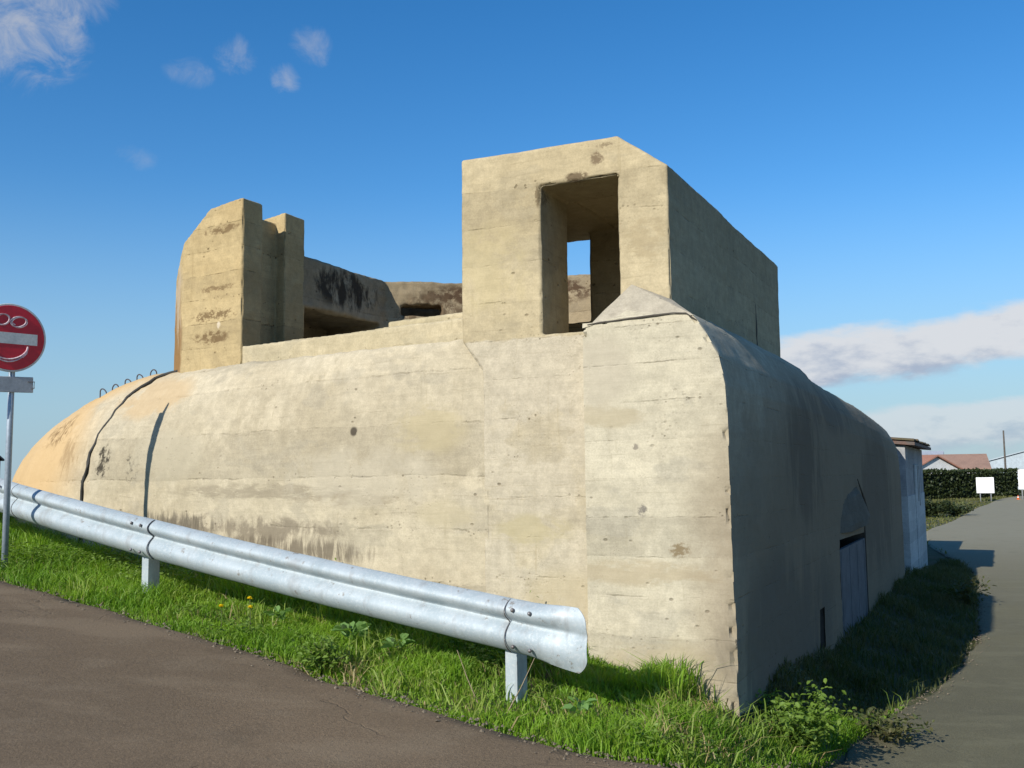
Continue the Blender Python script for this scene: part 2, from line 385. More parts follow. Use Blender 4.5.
road('left_road', 0, TIP, [0, .05, .15, .4, .8, 1.4, 2.2, 3.2, 4.5, 6, 8], m_roadL, 'brown asphalt road climbing to the left beside the guardrail', .012, [(-1, tipn)])
road('right_road', TIP, len(ES) - 1, [0, .05, .15, .4, .8, 1.4, 2.2, 3.2, 4.5, 6, 8, 11], m_roadR, 'grey asphalt lane curving past the shaded wall', .006, [(0, tipn)])

# ------------------------------------------------------------------ the bunker
Cx, Cy = 1.452, 6.717; TH = R(25.8)
def BW(a, b, z=0):     # bunker frame -> world
    return Vector((Cx - math.cos(TH) * a + math.sin(TH) * b, Cy + math.sin(TH) * a + math.cos(TH) * b, z))
bunker = empty('concrete_bunker', (Cx, Cy, 0), -TH)
tag(bunker, 'massive weathered concrete bunker with rounded flanks and an open gun pit on top', 'bunker')

base = (.45, .41, .305); dark = (.39, .35, .255)
ochre = (.44, .30, .13); brown = (.15, .085, .04); black = (.035, .03, .022); grn = (.20, .19, .09)
m_block = concrete('block_concrete', base, dark, board=.27, linestr=.5, pits=.65, wash=.6, streak=.12, stains_and_shade=[
    ((-.36, 0, 1.09), (.10, .3, .07), (.17, .125, .065), .85, (26, 26, 40), .47),
    ((-.62, 0, .93), (.75, .3, .12), (.33, .27, .17), .6, (3, 3, 8), .47),
    ((-.85, 0, 2.03), (.35, .3, .13), (.34, .29, .19), .65, (3, 3, 6), .43),
    ((-.62, 0, 1.36), (.045, .3, .06), (.12, .11, .10), .8, 34, .47), ((-.66, 0, 1.8), (.03, .3, .03), (.14, .12, .10), .7, 40, .46),
    ((-.95, 0, 2.35), (.35, .5, .35), (.37, .33, .25), .6, (3, 3, 4), .44),
    ((-.5, 0, .25), (.7, .3, .3), (.36, .30, .19), .5, (2, 2, 4), .46),
    ((.04, 7, .9), (.7, 10, 2.6), (.20, .155, .10), .88, (.9, .5, .7), .36), ((.04, 2, .3), (.7, 3, .9), (.14, .12, .09), .7, (1.5, 1.2, .6), .46),  # weathered flank, its albedo lowered further to paint in the shade
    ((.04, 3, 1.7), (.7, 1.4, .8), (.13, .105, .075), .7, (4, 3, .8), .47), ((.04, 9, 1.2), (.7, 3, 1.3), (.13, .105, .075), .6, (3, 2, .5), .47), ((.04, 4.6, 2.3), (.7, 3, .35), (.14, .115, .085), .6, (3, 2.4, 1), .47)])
m_dome = concrete('dome_concrete', (.43, .378, .272), (.37, .32, .222), board=.42, linestr=.36, pits=.65, wash=.5, streak=.12, stains_and_shade=[
    ((-8.9, 1.6, 2.0), (2.4, 3, 1.6), (.50, .335, .155), .75, 1.6, .36),
    ((-7.9, 1.3, 2.8), (2.2, 3, .4), (.52, .34, .14), .6, 2, .40),
    ((-6.62, .8, 1.80), (.17, .5, .26), black, .95, 15, .50), ((-6.14, .8, 1.76), (.17, .5, .22), black, .95, 17, .51),
    ((-7.9, 1.0, 2.2), (.45, .8, .28), (.16, .10, .045), .85, (16, 16, 4), .50), ((-7.3, 1.0, 1.9), (.3, .6, .4), (.24, .16, .08), .6, (14, 14, 4), .52),
    ((-4.7, .5, 1.16), (2.0, .5, .17), (.15, .125, .09), .75, (4, 4, 3), .48), ((-4.1, .5, .98), (1.5, .5, .17), (.11, .09, .065), .8, (16, 16, 1.6), .47), ((-5.6, .5, 1.18), (.9, .5, .2), (.11, .095, .07), .85, (15, 15, 2), .49),
    ((-4.2, .5, 1.5), (1.7, .5, .10), (.20, .17, .12), .6, (4, 4, 16), .47), ((-3.2, .5, 1.42), (1.0, .5, .10), (.22, .18, .12), .6, (5, 5, 16), .48),
    ((-6.1, .9, 2.45), (.8, .8, .3), (.42, .30, .16), .6, 3, .44), ((-2.5, .35, 2.0), (.5, .5, .28), (.37, .315, .19), .65, (2.2, 2.2, 4), .43), ((-2.3, .35, 1.32), (.42, .5, .15), (.36, .31, .20), .6, (2, 2, 4), .41),
    ((-5.7, .6, 1.85), (.8, .5, .35), (.37, .33, .24), .6, (1.6, 1.6, 3), .44), ((-3.28, .4, 2.0), (.05, .4, .05), (.05, .04, .03), .9, 30, .42),
    ((-3.2, .4, 1.6), (1.3, .5, .35), (.40, .36, .275), .5, 2.5, .46)])
m_tower = concrete('tower_concrete', (.42, .354, .225), (.375, .31, .19), board=.30, linestr=.36, pits=.65, wash=.3, streak=.12, coat=(2.66, (.435, .385, .285)), stains_and_shade=[
    ((-.98, .2, 3.98), (.07, .3, .07), (.14, .10, .06), .85, 34, .48), ((-.92, .2, 4.07), (.09, .3, .03), (.16, .12, .07), .7, 34, .47),
    ((-1.15, .2, 3.86), (.13, .3, .05), (.10, .07, .04), .85, 34, .46),
    ((-1.47, .2, 3.76), (.035, .3, .12), (.12, .09, .05), .8, 34, .46),
    ((-1.9, .2, 3.2), (.5, .4, .5), (.40, .335, .18), .4, 3, .45), ((-.62, .2, 3.3), (.25, .3, .3), (.30, .24, .14), .5, (8, 8, 20), .50),
    ((-1.55, .2, 1.2), (.4, .4, .16), (.36, .31, .18), .65, (3, 3, 5), .43), ((-1.3, .2, .6), (.5, .4, .4), (.38, .32, .20), .55, 3, .44)])
m_pier = concrete('pier_concrete', (.415, .325, .175), (.35, .265, .135), board=.25, linestr=.7, pits=.95, wash=.3, streak=.15, stains_and_shade=[
    ((-6.24, 1.4, 3.1), (.30, .6, .95), (.20, .11, .04), .9, (8, 8, 1.6), .42), ((-6.2, 1.4, 3.5), (.28, .6, .6), (.42, .36, .27), .6, (9, 9, 1.5), .5),
    ((-5.5, 1.05, 3.28), (.5, .3, .09), (.12, .075, .035), .8, (17, 17, 30), .51), ((-5.55, 1.05, 3.05), (.4, .3, .10), (.12, .075, .035), .85, (13, 13, 20), .50),
    ((-5.4, 1.05, 4.15), (.4, .3, .06), (.13, .085, .04), .85, (12, 12, 24), .47), ((-5.45, 1.05, 3.55), (.4, .3, .05), (.15, .10, .05), .8, (12, 12, 24), .49),
    ((-5.42, 1.05, 3.17), (.035, .3, .045), (.55, .48, .37), .7, 25, .42)])
m_pit = concrete('pit_wall_concrete', (.36, .30, .20), (.27, .215, .135), board=.33, linestr=.5, pits=.8, wash=.4, streak=.5, stains_and_shade=[
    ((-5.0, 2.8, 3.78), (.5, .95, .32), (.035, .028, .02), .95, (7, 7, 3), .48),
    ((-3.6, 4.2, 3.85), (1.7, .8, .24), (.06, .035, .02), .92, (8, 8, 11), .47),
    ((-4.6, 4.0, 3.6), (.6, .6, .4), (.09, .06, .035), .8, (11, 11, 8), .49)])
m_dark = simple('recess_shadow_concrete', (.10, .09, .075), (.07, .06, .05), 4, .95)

# --- right wing: wall with a rounded shoulder, open front end cut square
PZ = [(-.9, 0), (1.5, 0), (1.9, .004), (2.2, .015), (2.41, .057), (2.56, .135), (2.655, .19), (2.715, .242)]
def prof_a(z):
    return float(np.interp(z, [p[0] for p in PZ], [p[1] for p in PZ]))
zrows = sorted(set([round(z, 4) for z in np.concatenate([np.arange(-.9, -.1, .1), np.arange(-.1, 2.2, .022)])] + [2.2 + i * .02 for i in range(26)] + [2.715, .75, .92, -.1, .29, -.4]))
b_rows = sorted(set([round(v, 4) for v in np.concatenate([[0, .012, .03, .06], np.arange(.1, 4.3, .06), np.arange(4.3, 14.2, .1)])] + [5.0, 6.1, 7.4, 3.42, 3.68]))
Vw = []; Fw = []; idx = {}
def lower(b):
    d = np.interp(b, [0, 4.35, 4.5, 8.5, 13.0, 14.2], [0, 0, -.05, -.13, -.34, -.95]); return float(d)
ROOF = [(.448, 2.86), (.72, 2.88), (.80, 2.66), (5.0, 2.62)]
for j, b in enumerate(b_rows):
    dz = lower(b); ao = -.0 if b < 4.4 else .03 * math.sin((b - 4.4) * .7)
    rnd = max(0, (b - 12.6) / 1.6) ** 2 * .5
    for k, z in enumerate(zrows):
        f = sst((z + .2) / 1.2) if z > -.2 else 0
        idx[(j, k)] = len(Vw); Vw.append((-(prof_a(z) + ao + rnd), b, z + dz * float(f)))
    rr = ROOF if b >= 1.2 else [(.448, 2.82), (.73, 2.90), (.9, 2.74), (1.04, 2.62)]
    n0 = len(zrows)
    fb = min(1, b / .2)
    for k, (a, z) in enumerate(rr):
        if b < .2: z = 2.718 + (z - 2.718) * fb if k < 3 else z; a = a
        if b > 4.35: z = 2.80 + .04 * k if k < 3 else 2.9
        idx[(j, n0 + k)] = len(Vw); Vw.append((-(a + (rnd if k < 2 else 0)), b, z + dz))
nk = len(zrows) + 4
holes = [(5.0, 7.4, -.45, .92), (3.42, 3.68, -.1, .29)]
for j in range(len(b_rows) - 1):
    for k in range(nk - 1):
        if k < len(zrows) - 1:
            bc = (b_rows[j] + b_rows[j + 1]) / 2; zc = (zrows[k] + zrows[k + 1]) / 2
            if any(h[0] < bc < h[1] and h[2] < zc < h[3] for h in holes): continue
        Fw.append((idx[(j, k)], idx[(j + 1, k)], idx[(j + 1, k + 1)], idx[(j, k + 1)]))
# front end
ncol = 26; prev = None; fr = {}
for k, z in enumerate(zrows):
    a0 = prof_a(z); row = [idx[(0, k)]]
    for c in range(1, ncol + 1):
        a = a0 + (1.04 - a0) * c / ncol; zt = z
        if k == len(zrows) - 1: zt = 2.715 - .05 * max(0, (c / ncol - .72)) / .28
        row.append(len(Vw)); Vw.append((-a, 0, zt))
    if prev: 
        for c in range(ncol): Fw.append((prev[c], row[c], row[c + 1], prev[c + 1]))
    prev = row
top = [idx[(0, len(zrows) + k)] for k in range(4)]
# left flank of the buttress (b 0..0.24), so that it is solid from the side
q0 = len(Vw); Vw += [(-1.04, 0, -.9), (-1.04, .3, -.9), (-1.04, .3, 2.66), (-1.04, 0, 2.66)]; Fw.append((q0, q0 + 1, q0 + 2, q0 + 3))
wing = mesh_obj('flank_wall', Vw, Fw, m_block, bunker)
bm = bmesh.new(); bm.from_mesh(wing.data); bmesh.ops.remove_doubles(bm, verts=bm.verts[:], dist=.0008)
bmesh.ops.recalc_face_normals(bm, faces=bm.faces[:]); bm.to_mesh(wing.data); bm.free()
weather(wing, .006, .045, 14); wing.data.polygons.foreach_set('use_smooth', [True] * len(wing.data.polygons))
# sharp shading at the front arris
try: wing.data.set_sharp_from_angle(angle=R(38))
except Exception: pass
# fillet of mortar between the buttress and the tower
bm = bmesh.new()
v = [bm.verts.new((-a, b, z)) for a, b, z in ((.22, .006, 2.70), (1.03, .012, 2.668), (.73, .205, 2.998), (.445, .215, 2.868), (.22, .6, 2.6), (1.03, .6, 2.55))]
for f in ((0, 1, 2), (0, 2, 3), (1, 5, 2), (0, 3, 4), (4, 3, 2, 5), (0, 4, 5, 1)): bm.faces.new([v[i] for i in f])
bmesh.ops.recalc_face_normals(bm, faces=bm.faces[:])
bmesh.ops.subdivide_edges(bm, edges=bm.edges[:], cuts=7, use_grid_fill=True)
m_fillet = concrete('mortar_fillet', (.40, .36, .28), (.37, .33, .25), board=2.5, linestr=.1, pits=.2, wash=.3, streak=.1)
fil = bm_obj('mortar_fillet', bm, m_fillet, bunker); weather(fil, .004, .006)
# crack under the fillet
bm = bmesh.new()
pts = [(1.0, 2.688), (.9, 2.700), (.8, 2.700), (.66, 2.712), (.5, 2.716), (.36, 2.722), (.27, 2.716), (.2, 2.66)]
tube(bm, [(-a, -.004 if a > .25 else .01, z + random.uniform(-.004, .004)) for a, z in pts], [.004, .006, .005, .0065, .0075, .006, .006, .003], 6)
bm_obj('crack', bm, m_dark, bunker)
# recesses in the flank wall: door niche and slot
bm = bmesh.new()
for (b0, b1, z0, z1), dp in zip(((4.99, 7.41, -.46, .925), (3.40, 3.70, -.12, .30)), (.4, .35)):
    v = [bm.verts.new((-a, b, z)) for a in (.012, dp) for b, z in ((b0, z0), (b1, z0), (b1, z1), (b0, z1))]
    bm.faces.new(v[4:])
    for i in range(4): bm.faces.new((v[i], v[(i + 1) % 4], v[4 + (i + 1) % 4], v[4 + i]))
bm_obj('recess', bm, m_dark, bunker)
m_door = simple('blue_grey_paint', (.125, .135, .145), (.09, .10, .105), 3, .8, bump=.4)
bm = bmesh.new()
box(bm, .025, .065, 5.002, 7.398, -.45, .74); 
for i in range(4): box(bm, .021, .027, 5.15 + i * .70, 5.18 + i * .70, -.44, .72)
door = bm_obj('metal_door', bm, m_door, bunker); tag(door, 'blue-grey sheet metal door in the shaded wall')
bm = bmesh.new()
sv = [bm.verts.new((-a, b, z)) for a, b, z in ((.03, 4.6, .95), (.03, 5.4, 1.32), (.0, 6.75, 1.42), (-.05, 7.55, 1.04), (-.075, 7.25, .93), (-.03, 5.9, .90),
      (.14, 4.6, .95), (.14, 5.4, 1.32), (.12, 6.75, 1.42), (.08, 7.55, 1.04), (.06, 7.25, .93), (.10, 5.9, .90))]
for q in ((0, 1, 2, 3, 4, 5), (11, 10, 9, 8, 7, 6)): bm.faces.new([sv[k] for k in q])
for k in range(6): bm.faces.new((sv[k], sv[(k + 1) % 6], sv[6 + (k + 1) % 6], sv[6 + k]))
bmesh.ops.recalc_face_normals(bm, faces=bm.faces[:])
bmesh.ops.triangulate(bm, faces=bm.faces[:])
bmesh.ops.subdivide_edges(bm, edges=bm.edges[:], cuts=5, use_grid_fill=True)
m_shade = concrete('flank_concrete', (.155, .14, .11), (.12, .11, .085), board=.4, linestr=.3)  # darkened to match the shade painted into the flank
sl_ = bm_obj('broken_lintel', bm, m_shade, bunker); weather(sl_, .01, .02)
bm = bmesh.new()
tube(bm, [(.012, 6.6, 1.52), (.012, 7.2, 1.26), (.012, 7.75, 1.0)], [.005, .014, .006], 5)
bm_obj('crack', bm, m_dark, bunker)

# --- rounded left flank
def arc(c, r, t0, t1, n): return [(c[0] + r * math.cos(R(t)), c[1] + r * math.sin(R(t))) for t in np.linspace(t0, t1, n)]
bp = [(1.93, .210), (4.0, .415), (6.3, .66), (7.0, .77), (7.8, .98), (8.6, 1.28), (9.5, 1.88), (9.95, 2.9), (9.5, 4.1), (8.2, 5.1), (6, 5.7), (3.5, 5.8), (1.9, 5.8)]
DP = spline(bp, 22); arcl = np.concatenate([[0], np.cumsum(np.linalg.norm(np.diff(DP, axis=0), axis=1))])
U = np.arange(0, arcl[-1], .06); DP = np.stack([np.interp(U, arcl, DP[:, 0]), np.interp(U, arcl, DP[:, 1])], 1)
T = np.gradient(DP, axis=0); T /= np.linalg.norm(T, axis=1)[:, None]; NI = np.stack([-T[:, 1], T[:, 0]], 1)
Wt = np.interp(U, [0, .25, 3, 5.0, 6.6, 8.0, 11], [.0, .02, .42, .95, 1.75, 2.45, 2.6])
Z0 = np.interp(U, [0, 5, 6.5, 8.5], [1.60, 1.50, 1.35, 1.30]); Z1 = np.interp(U, [0, 3.2, 5.2, 6.5, 8.5], [2.69, 2.74, 2.80, 2.82, 2.80])
hs_ = [('v', t) for t in np.linspace(0, 1, 34)] + [('e', t) for t in np.linspace(0, math.pi / 2, 34)[1:]]
Vd = []; n = len(DP)
for kind, t in hs_:
    if kind == 'v': ins = np.zeros(n); z = -.3 + (Z0 + .3) * t
    else: ins = Wt * (1 - math.cos(t)); z = Z0 + (Z1 - Z0) * math.sin(t)
    Vd.append(np.column_stack([-(DP[:, 0] + NI[:, 0] * ins), DP[:, 1] + NI[:, 1] * ins, z]))
last = Vd[-1]; cen = np.array([-5.9, 3.0, 3.0])
ctr = np.column_stack([np.clip(last[:, 0], -6.4, -2.6), np.clip(last[:, 1], 2.2, 3.6), np.where(last[:, 0] < -5.2, 3.02, 2.72)])
for f in (.12, .3, .55, 1.0): Vd.append(last + (ctr - last) * f)
rows = len(Vd); VV = np.concatenate(Vd)
FF = [(k * n + i, k * n + i + 1, (k + 1) * n + i + 1, (k + 1) * n + i) for k in range(rows - 1) for i in range(n - 1)]
dome = mesh_obj('rounded_flank', VV, FF, m_dome, bunker, True)
weather(dome, .012, .0)
# expansion joint over the flank
def dome_pt(u, kind, t, off=0):
    i = int(np.argmin(abs(U - u)))
    if kind == 'v': ins = 0; z = Z0[i] * t; on = off; oz = 0
    else: ins = Wt[i] * (1 - math.cos(t)); z = Z0[i] + (Z1[i] - Z0[i]) * math.sin(t); on = off * math.cos(t); oz = off * math.sin(t)
    return Vector((-(DP[i, 0] + NI[i, 0] * (ins - on)), DP[i, 1] + NI[i, 1] * (ins - on), z + oz))
US = 5.02
jp = [dome_pt(US, 'v', t, .006) for t in np.linspace(0, 1, 14)] + [dome_pt(US - .75 * (t / 1.57) ** 1.5, 'e', t, .006) for t in np.linspace(.08, math.pi / 2, 20)]
bm = bmesh.new(); tube(bm, jp, .017, 6)
m_rubber = simple('dark_joint_filler', (.05, .05, .048), (.035, .034, .03), 8, .8)
bm_obj('expansion_joint', bm, m_rubber, bunker, True)
# bent reinforcement loops on top
m_rebar = simple('rusty_rebar', (.07, .065, .075), (.06, .045, .04), 20, .7)
for (wx, wy, wz) in ((-4.78, 11.65, 2.62), (-4.66, 11.7, 2.675), (-4.53, 11.75, 2.74), (-4.41, 11.8, 2.80), (-4.27, 11.85, 2.86)):
    P = bunker.matrix_basis.inverted() @ Vector((wx, wy, wz)); bm = bmesh.new()
    tilt = random.uniform(-.02, .03)
    tube(bm, [P + Vector((-.052, 0, -.25)), P + Vector((-.052, 0, -.02))] + [P + Vector((-.05 * math.cos(t) + tilt * math.sin(t), .0, .055 * math.sin(t) + .01)) for t in np.linspace(.1, 3.04, 9)] + [P + Vector((.05, 0, -.03)), P + Vector((.045, 0, -.25))], .0075, 5)
    bm_obj('reinforcement_loop', bm, m_rebar, bunker, True)

# --- observation tower
bm = bmesh.new()
prism(bm, [(.436, 2.5), (.436, 3.85), (.822, 4.125), (.822, 2.5)], .205, 4.25)                     # right wall with its sloped shoulder
prism(bm, [(.80, 3.86), (.80, 4.11), (.822, 4.125), (1.62, 4.132), (1.62, 3.86)], .205, 4.25)      # roof
prism(bm, [(1.4, 3.83), (1.4, 4.128), (2.145, 4.14), (2.145, 3.83)], .205, 2.06)                 # roof of the front chamber
prism(bm, [(1.452, 2.3), (1.452, 3.9), (2.145, 3.9), (2.145, 2.67), (1.962, 2.42), (1.962, 2.3)], .205, .76); box(bm, 2.0, 2.145, .7, 2.06, 2.64, 3.9)               # thick front jamb, left wall
box(bm, .80, 1.5, .205, .76, 3.83, 4.1); box(bm, .80, 1.655, 1.75, 2.06, 2.5, 3.9); box(bm, 1.6, 2.1, 1.75, 2.06, 2.5, 3.0)
box(bm, .80, 1.965, .205, .9, -.9, 2.675); box(bm, .8, 2.1, .8, 2.06, 2.3, 2.66)                      # the front wall below, cast in one, and the chamber floor
box(bm, 1.40, 1.61, 2.0, 4.25, 2.5, 3.9); box(bm, .6, 1.6, 3.93, 4.24, 2.5, 3.9)
tower = bm_obj('observation_tower', bm, m_tower, bunker); remesh(tower, .0125); weather(tower, .005, .03, 11)
bm = bmesh.new(); tube(bm, [(-.436 - .002, 3.05, 2.84), (-.436 - .002, 3.06, 3.0), (-.436 - .002, 3.05, 3.25)], [.012, .010, .004], 5); bm_obj('crack', bm, m_dark, bunker)

m_par = concrete('parapet_concrete', (.43, .37, .245), (.38, .325, .205), board=.4, linestr=.4, pits=.5, wash=.35, streak=.12)
# --- parapet, inner ledge, pier, gun pit walls
e = (.985, .172)
bm = bmesh.new()
def par(a): return .5 + (a - 2.1) * (1.02 - .5) / (5.07 - 2.1)
prism(bm, [(2.145, par(2.145)), (5.2, par(5.2)), (5.2, par(5.2) + .36), (2.145, par(2.145) + .36)], 2.35, 2.925, 'z')
parapet = bm_obj('parapet', bm, m_par, bunker); remesh(parapet, .017); weather(parapet, .006, .02)
bm = bmesh.new()
prism(bm, [(2.145, par(2.145) + .37), (3.42, par(3.42) + .37), (3.42, par(3.42) + .9), (2.145, par(2.145) + .9)], 2.35, 3.05, 'z')
ledge = bm_obj('firing_step', bm, m_par, bunker); remesh(ledge, .017); weather(ledge, .006, .02)
bm = bmesh.new()
def pz(s): return float(np.interp(s, [0, .06, .52, .94, 1.30], [4.43, 4.43, 4.40, 4.10, 3.78]))
def pslab(s0, s1, b0, b1, top=None, sh=.05):
    ss = [s0] + [s for s in (.06, .52, .94) if s0 < s < s1] + [s1]
    poly = [(5.07 + s0, 2.3)] + [(5.07 + s, (top if top and s < .2 else pz(s))) for s in ss] + [(5.07 + s1, 2.3)]
    lo = [bm.verts.new((-p[0], b0 + .172 * (p[0] - 5.07), p[1])) for p in poly]; hi = [bm.verts.new((-p[0], b1 + sh * (p[0] - 5.07), p[1])) for p in poly]
    fs = [bm.faces.new(lo), bm.faces.new(hi)]
    for i in range(len(poly)): fs.append(bm.faces.new((lo[i], lo[(i + 1) % len(poly)], hi[(i + 1) % len(poly)], hi[i])))
    bmesh.ops.recalc_face_normals(bm, faces=fs)
for k in range(13):
    f_ = k / 12; pslab(0, .94 + .36 * f_, 1.0 + .20 * f_, 1.30, None, .172)
pslab(.14, 1.30, 1.2, 1.70, 4.33); pslab(0, 1.30, 1.66, 2.0)
pier = bm_obj('gun_pit_pier', bm, m_pier, bunker); remesh(pier, .0125); weather(pier, .006, .032, 11)
bm = bmesh.new()
box(bm, 5.07, 6.0, 1.95, 3.62, 3.47, 4.03); box(bm, 5.9, 6.1, 1.95, 3.62, 2.4, 4.0); box(bm, 5.07, 6.1, 3.5, 3.75, 2.4, 4.03); box(bm, 5.6, 6.1, 1.9, 2.1, 2.4, 4.0)
# back wall in two runs, with a slot
def seg(p, q, th, z0, z1):
    d = Vector((q[0] - p[0], q[1] - p[1])).normalized(); nn = Vector((d.y, -d.x))
    if nn.y < 0: nn = -nn
    prism(bm, [p, q, (q[0] + nn.x * th, q[1] + nn.y * th), (p[0] + nn.x * th, p[1] + nn.y * th)], z0, z1, 'z')
P0, P1_, P2 = (5.15, 3.55), (4.3, 4.2), (1.9, 4.5)
lerp = lambda t: (P1_[0] + (P2[0] - P1_[0]) * t, P1_[1] + (P2[1] - P1_[1]) * t)
L0 = (4.93, 3.72); 
L1 = lambda t: (P0[0] + (P1_[0] - P0[0]) * t, P0[1] + (P1_[1] - P0[1]) * t)
seg(P1_, P2, .5, 2.4, 4.03)
seg(P0, P1_, .3, 2.4, 3.60); seg(P0, P1_, .3, 3.735, 4.03); seg(P0, L1(.27), .3, 3.5, 3.8); seg(L1(.74), P1_, .3, 3.5, 3.8)
seg((P0[0] + .2, P0[1] + .45), (P1_[0] + .2, P1_[1] + .45), .2, 2.4, 4.0)
pit = bm_obj('gun_pit_wall', bm, m_pit, bunker); remesh(pit, .022); weather(pit, .014, .03)

# ------------------------------------------------------------------ guardrail
N = NT('galvanised_steel'); f1 = N.noise(5, 5, .6); f2 = N.noise(60, 4, .7)
v = N.n('ShaderNodeTexVoronoi'); v.inputs['Scale'].default_value = 45; N.put(v.inputs['Vector'], N.co)
cc = N.mix(N.ramp(f1, .35, .65), (.375, .43, .455), (.30, .36, .39))
cc = N.mix(N.math('MULTIPLY', N.ramp(f2, .5, .62), .35), cc, (.52, .54, .54))
st = N.noise(9, 5, .65, vec=N.mapv(N.co, (1, 1, .15)), off=4)
cc = N.mix(N.math('MULTIPLY', N.ramp(st, .52, .68), .5), cc, (.24, .25, .25))
rs = N.noise(14, 6, .7, off=9)
cc = N.mix(N.math('MULTIPLY', N.ramp(rs, .60, .68), .7), cc, (.17, .14, .11))
m_steel = N.done(cc, N.ramp(f1, .3, .7, .52, .70), N.bump(N.math('ADD', f2, v.outputs['Distance']), .12, .003), .2, .5)
m_bolt = simple('bolt_steel', (.22, .22, .23), (.15, .13, .12), 40, .5, .5)
RD = Vector((-.82, .573, 0)).normalized(); RN = Vector((-RD.y, RD.x, 0)); RN = RN if RN.y < 0 else -RN    # RN points to the road
R0 = Vector((-.07, 6.14, 0))
def rail_top(t): return .863 + .1192 * (t + .2) + .0049 * (min(t, 7) + .2) * (min(t, 7) - 3.55) + max(0, t - 7) * .05
PR = [(0, .0), (.012, .012), (.045, .072), (.062, .081), (.105, .081), (.122, .072), (.148, .016), (.157, .012), (.166, .016), (.192, .072), (.209, .081), (.252, .081), (.269, .072), (.302, .012), (.314, .0)]
PRS = [(v, (.068 * abs(math.sin(math.pi * (v / .314) * 2)) ** .8 * (1 if .0 < v < .314 else 0) + .004) * (1.0)) for v in np.linspace(0, .314, 45)]
PRS = [((v * .183 / .157 if v < .157 else .183 + (v - .157) * .131 / .157), d) for v, d in PRS]
_old = [(np.interp(q, range(len(PR)), [p[0] for p in PR]), np.interp(q, range(len(PR)), [p[1] for p in PR])) for q in np.linspace(0, len(PR) - 1, 43)]
for _ in range(3): PRS = [PRS[0]] + [tuple((np.array(PRS[i - 1]) + 2 * np.array(PRS[i]) + np.array(PRS[i + 1])) / 4) for i in range(1, len(PRS) - 1)] + [PRS[-1]]
rail = empty('guardrail', (R0.x, R0.y, 0)); tag(rail, 'galvanised steel guardrail sloping down to the right across the grass verge', 'guardrail')
def rail_piece(name, t0, t1, off, end=False):
    n = max(3, int(abs(t1 - t0) / .12)); Vp = []; th = .004
    ts = list(np.linspace(t0, t1, n)) if not end else list(np.linspace(t0, t1, 40))
    for side in (0, 1):
        for t in ts:
            w = 0
            if end: w = sst((t0 - t) / (t0 - t1)); 
            for v, d in PRS:
                vv = v; dd = d
                if end:
                    c = .157; k = 1 + .17 * float(w) ** 1.3; vn = abs(v - c) / c
                    tt_ = t0 + (t - t0) * (1 - .13 * max(0.0, (vn - .5) / .5) ** 2.2)
                    vv = c + (v - c) * k; dd = d * (1 - .72 * float(w) ** 1.5) + .012 * float(w)
                dd += .004 * math.sin(t * 7.3 + v * 9) * math.sin(t * 2.9 + 1) + .003 * math.sin(t * 17.0 + 2 + v * 20)
                q = RD * (tt_ if end else t) + RN * (dd + off - side * th)
                Vp.append((q.x, q.y, rail_top(t) - .314 + vv))
    m = len(PRS); n2 = len(ts); F_ = []
    for i in range(n2 - 1):
        for k in range(m - 1):
            a = i * m + k; F_.append((a, a + m, a + m + 1, a + 1)); b = n2 * m + a; F_.append((b, b + 1, b + m + 1, b + m))
    for i in range(n2 - 1):
        for k in (0, m - 1):
            a = i * m + k; b = n2 * m + a; F_.append((a, b, b + m, a + m))
    for i in (0, n2 - 1):
        for k in range(m - 1):
            a = i * m + k; b = n2 * m + a; F_.append((a, a + 1, b + 1, b))
    o = mesh_obj(name, Vp, F_, m_steel, rail, True)
    bm = bmesh.new(); bm.from_mesh(o.data); bmesh.ops.recalc_face_normals(bm, faces=bm.faces[:]); bm.to_mesh(o.data); bm.free()
    try: o.data.set_sharp_from_angle(angle=R(50))
    except Exception: pass
    o.data.polygons.foreach_set('use_smooth', [True] * len(o.data.polygons))
    return o
JO = [-.20, 3.58, 5.62, 9.6, 13.6, 17.6]
tag(rail_piece('end_terminal', -.12, -.605, .010, True), 'flared fish-tail end of the rail')
for i in range(len(JO) - 1):
    rail_piece('beam', JO[i] - (.0 if i == 0 else .16), JO[i + 1], .0 if i % 2 == 0 else .009)
def bolt(t, v, d):
    bm = bmesh.new(); q = RD * t + RN * d
    bmesh.ops.create_uvsphere(bm, u_segments=8, v_segments=5, radius=.013)
    bmesh.ops.transform(bm, matrix=Matrix.Translation((q.x, q.y, rail_top(t) - .314 + v)) @ Matrix.Diagonal((1, 1, 1, 1)), verts=bm.verts[:])
    bm_obj('bolt', bm, m_bolt, rail, True)
for j in JO[:3]:
    for dt in (-.05, .07):
        for v in (.05, .262): bolt(j + dt - (.03 if j > 0 else 0), v, .088)
    bolt(j + .04, .157, .022)
bolt(1.9, .157, .022)
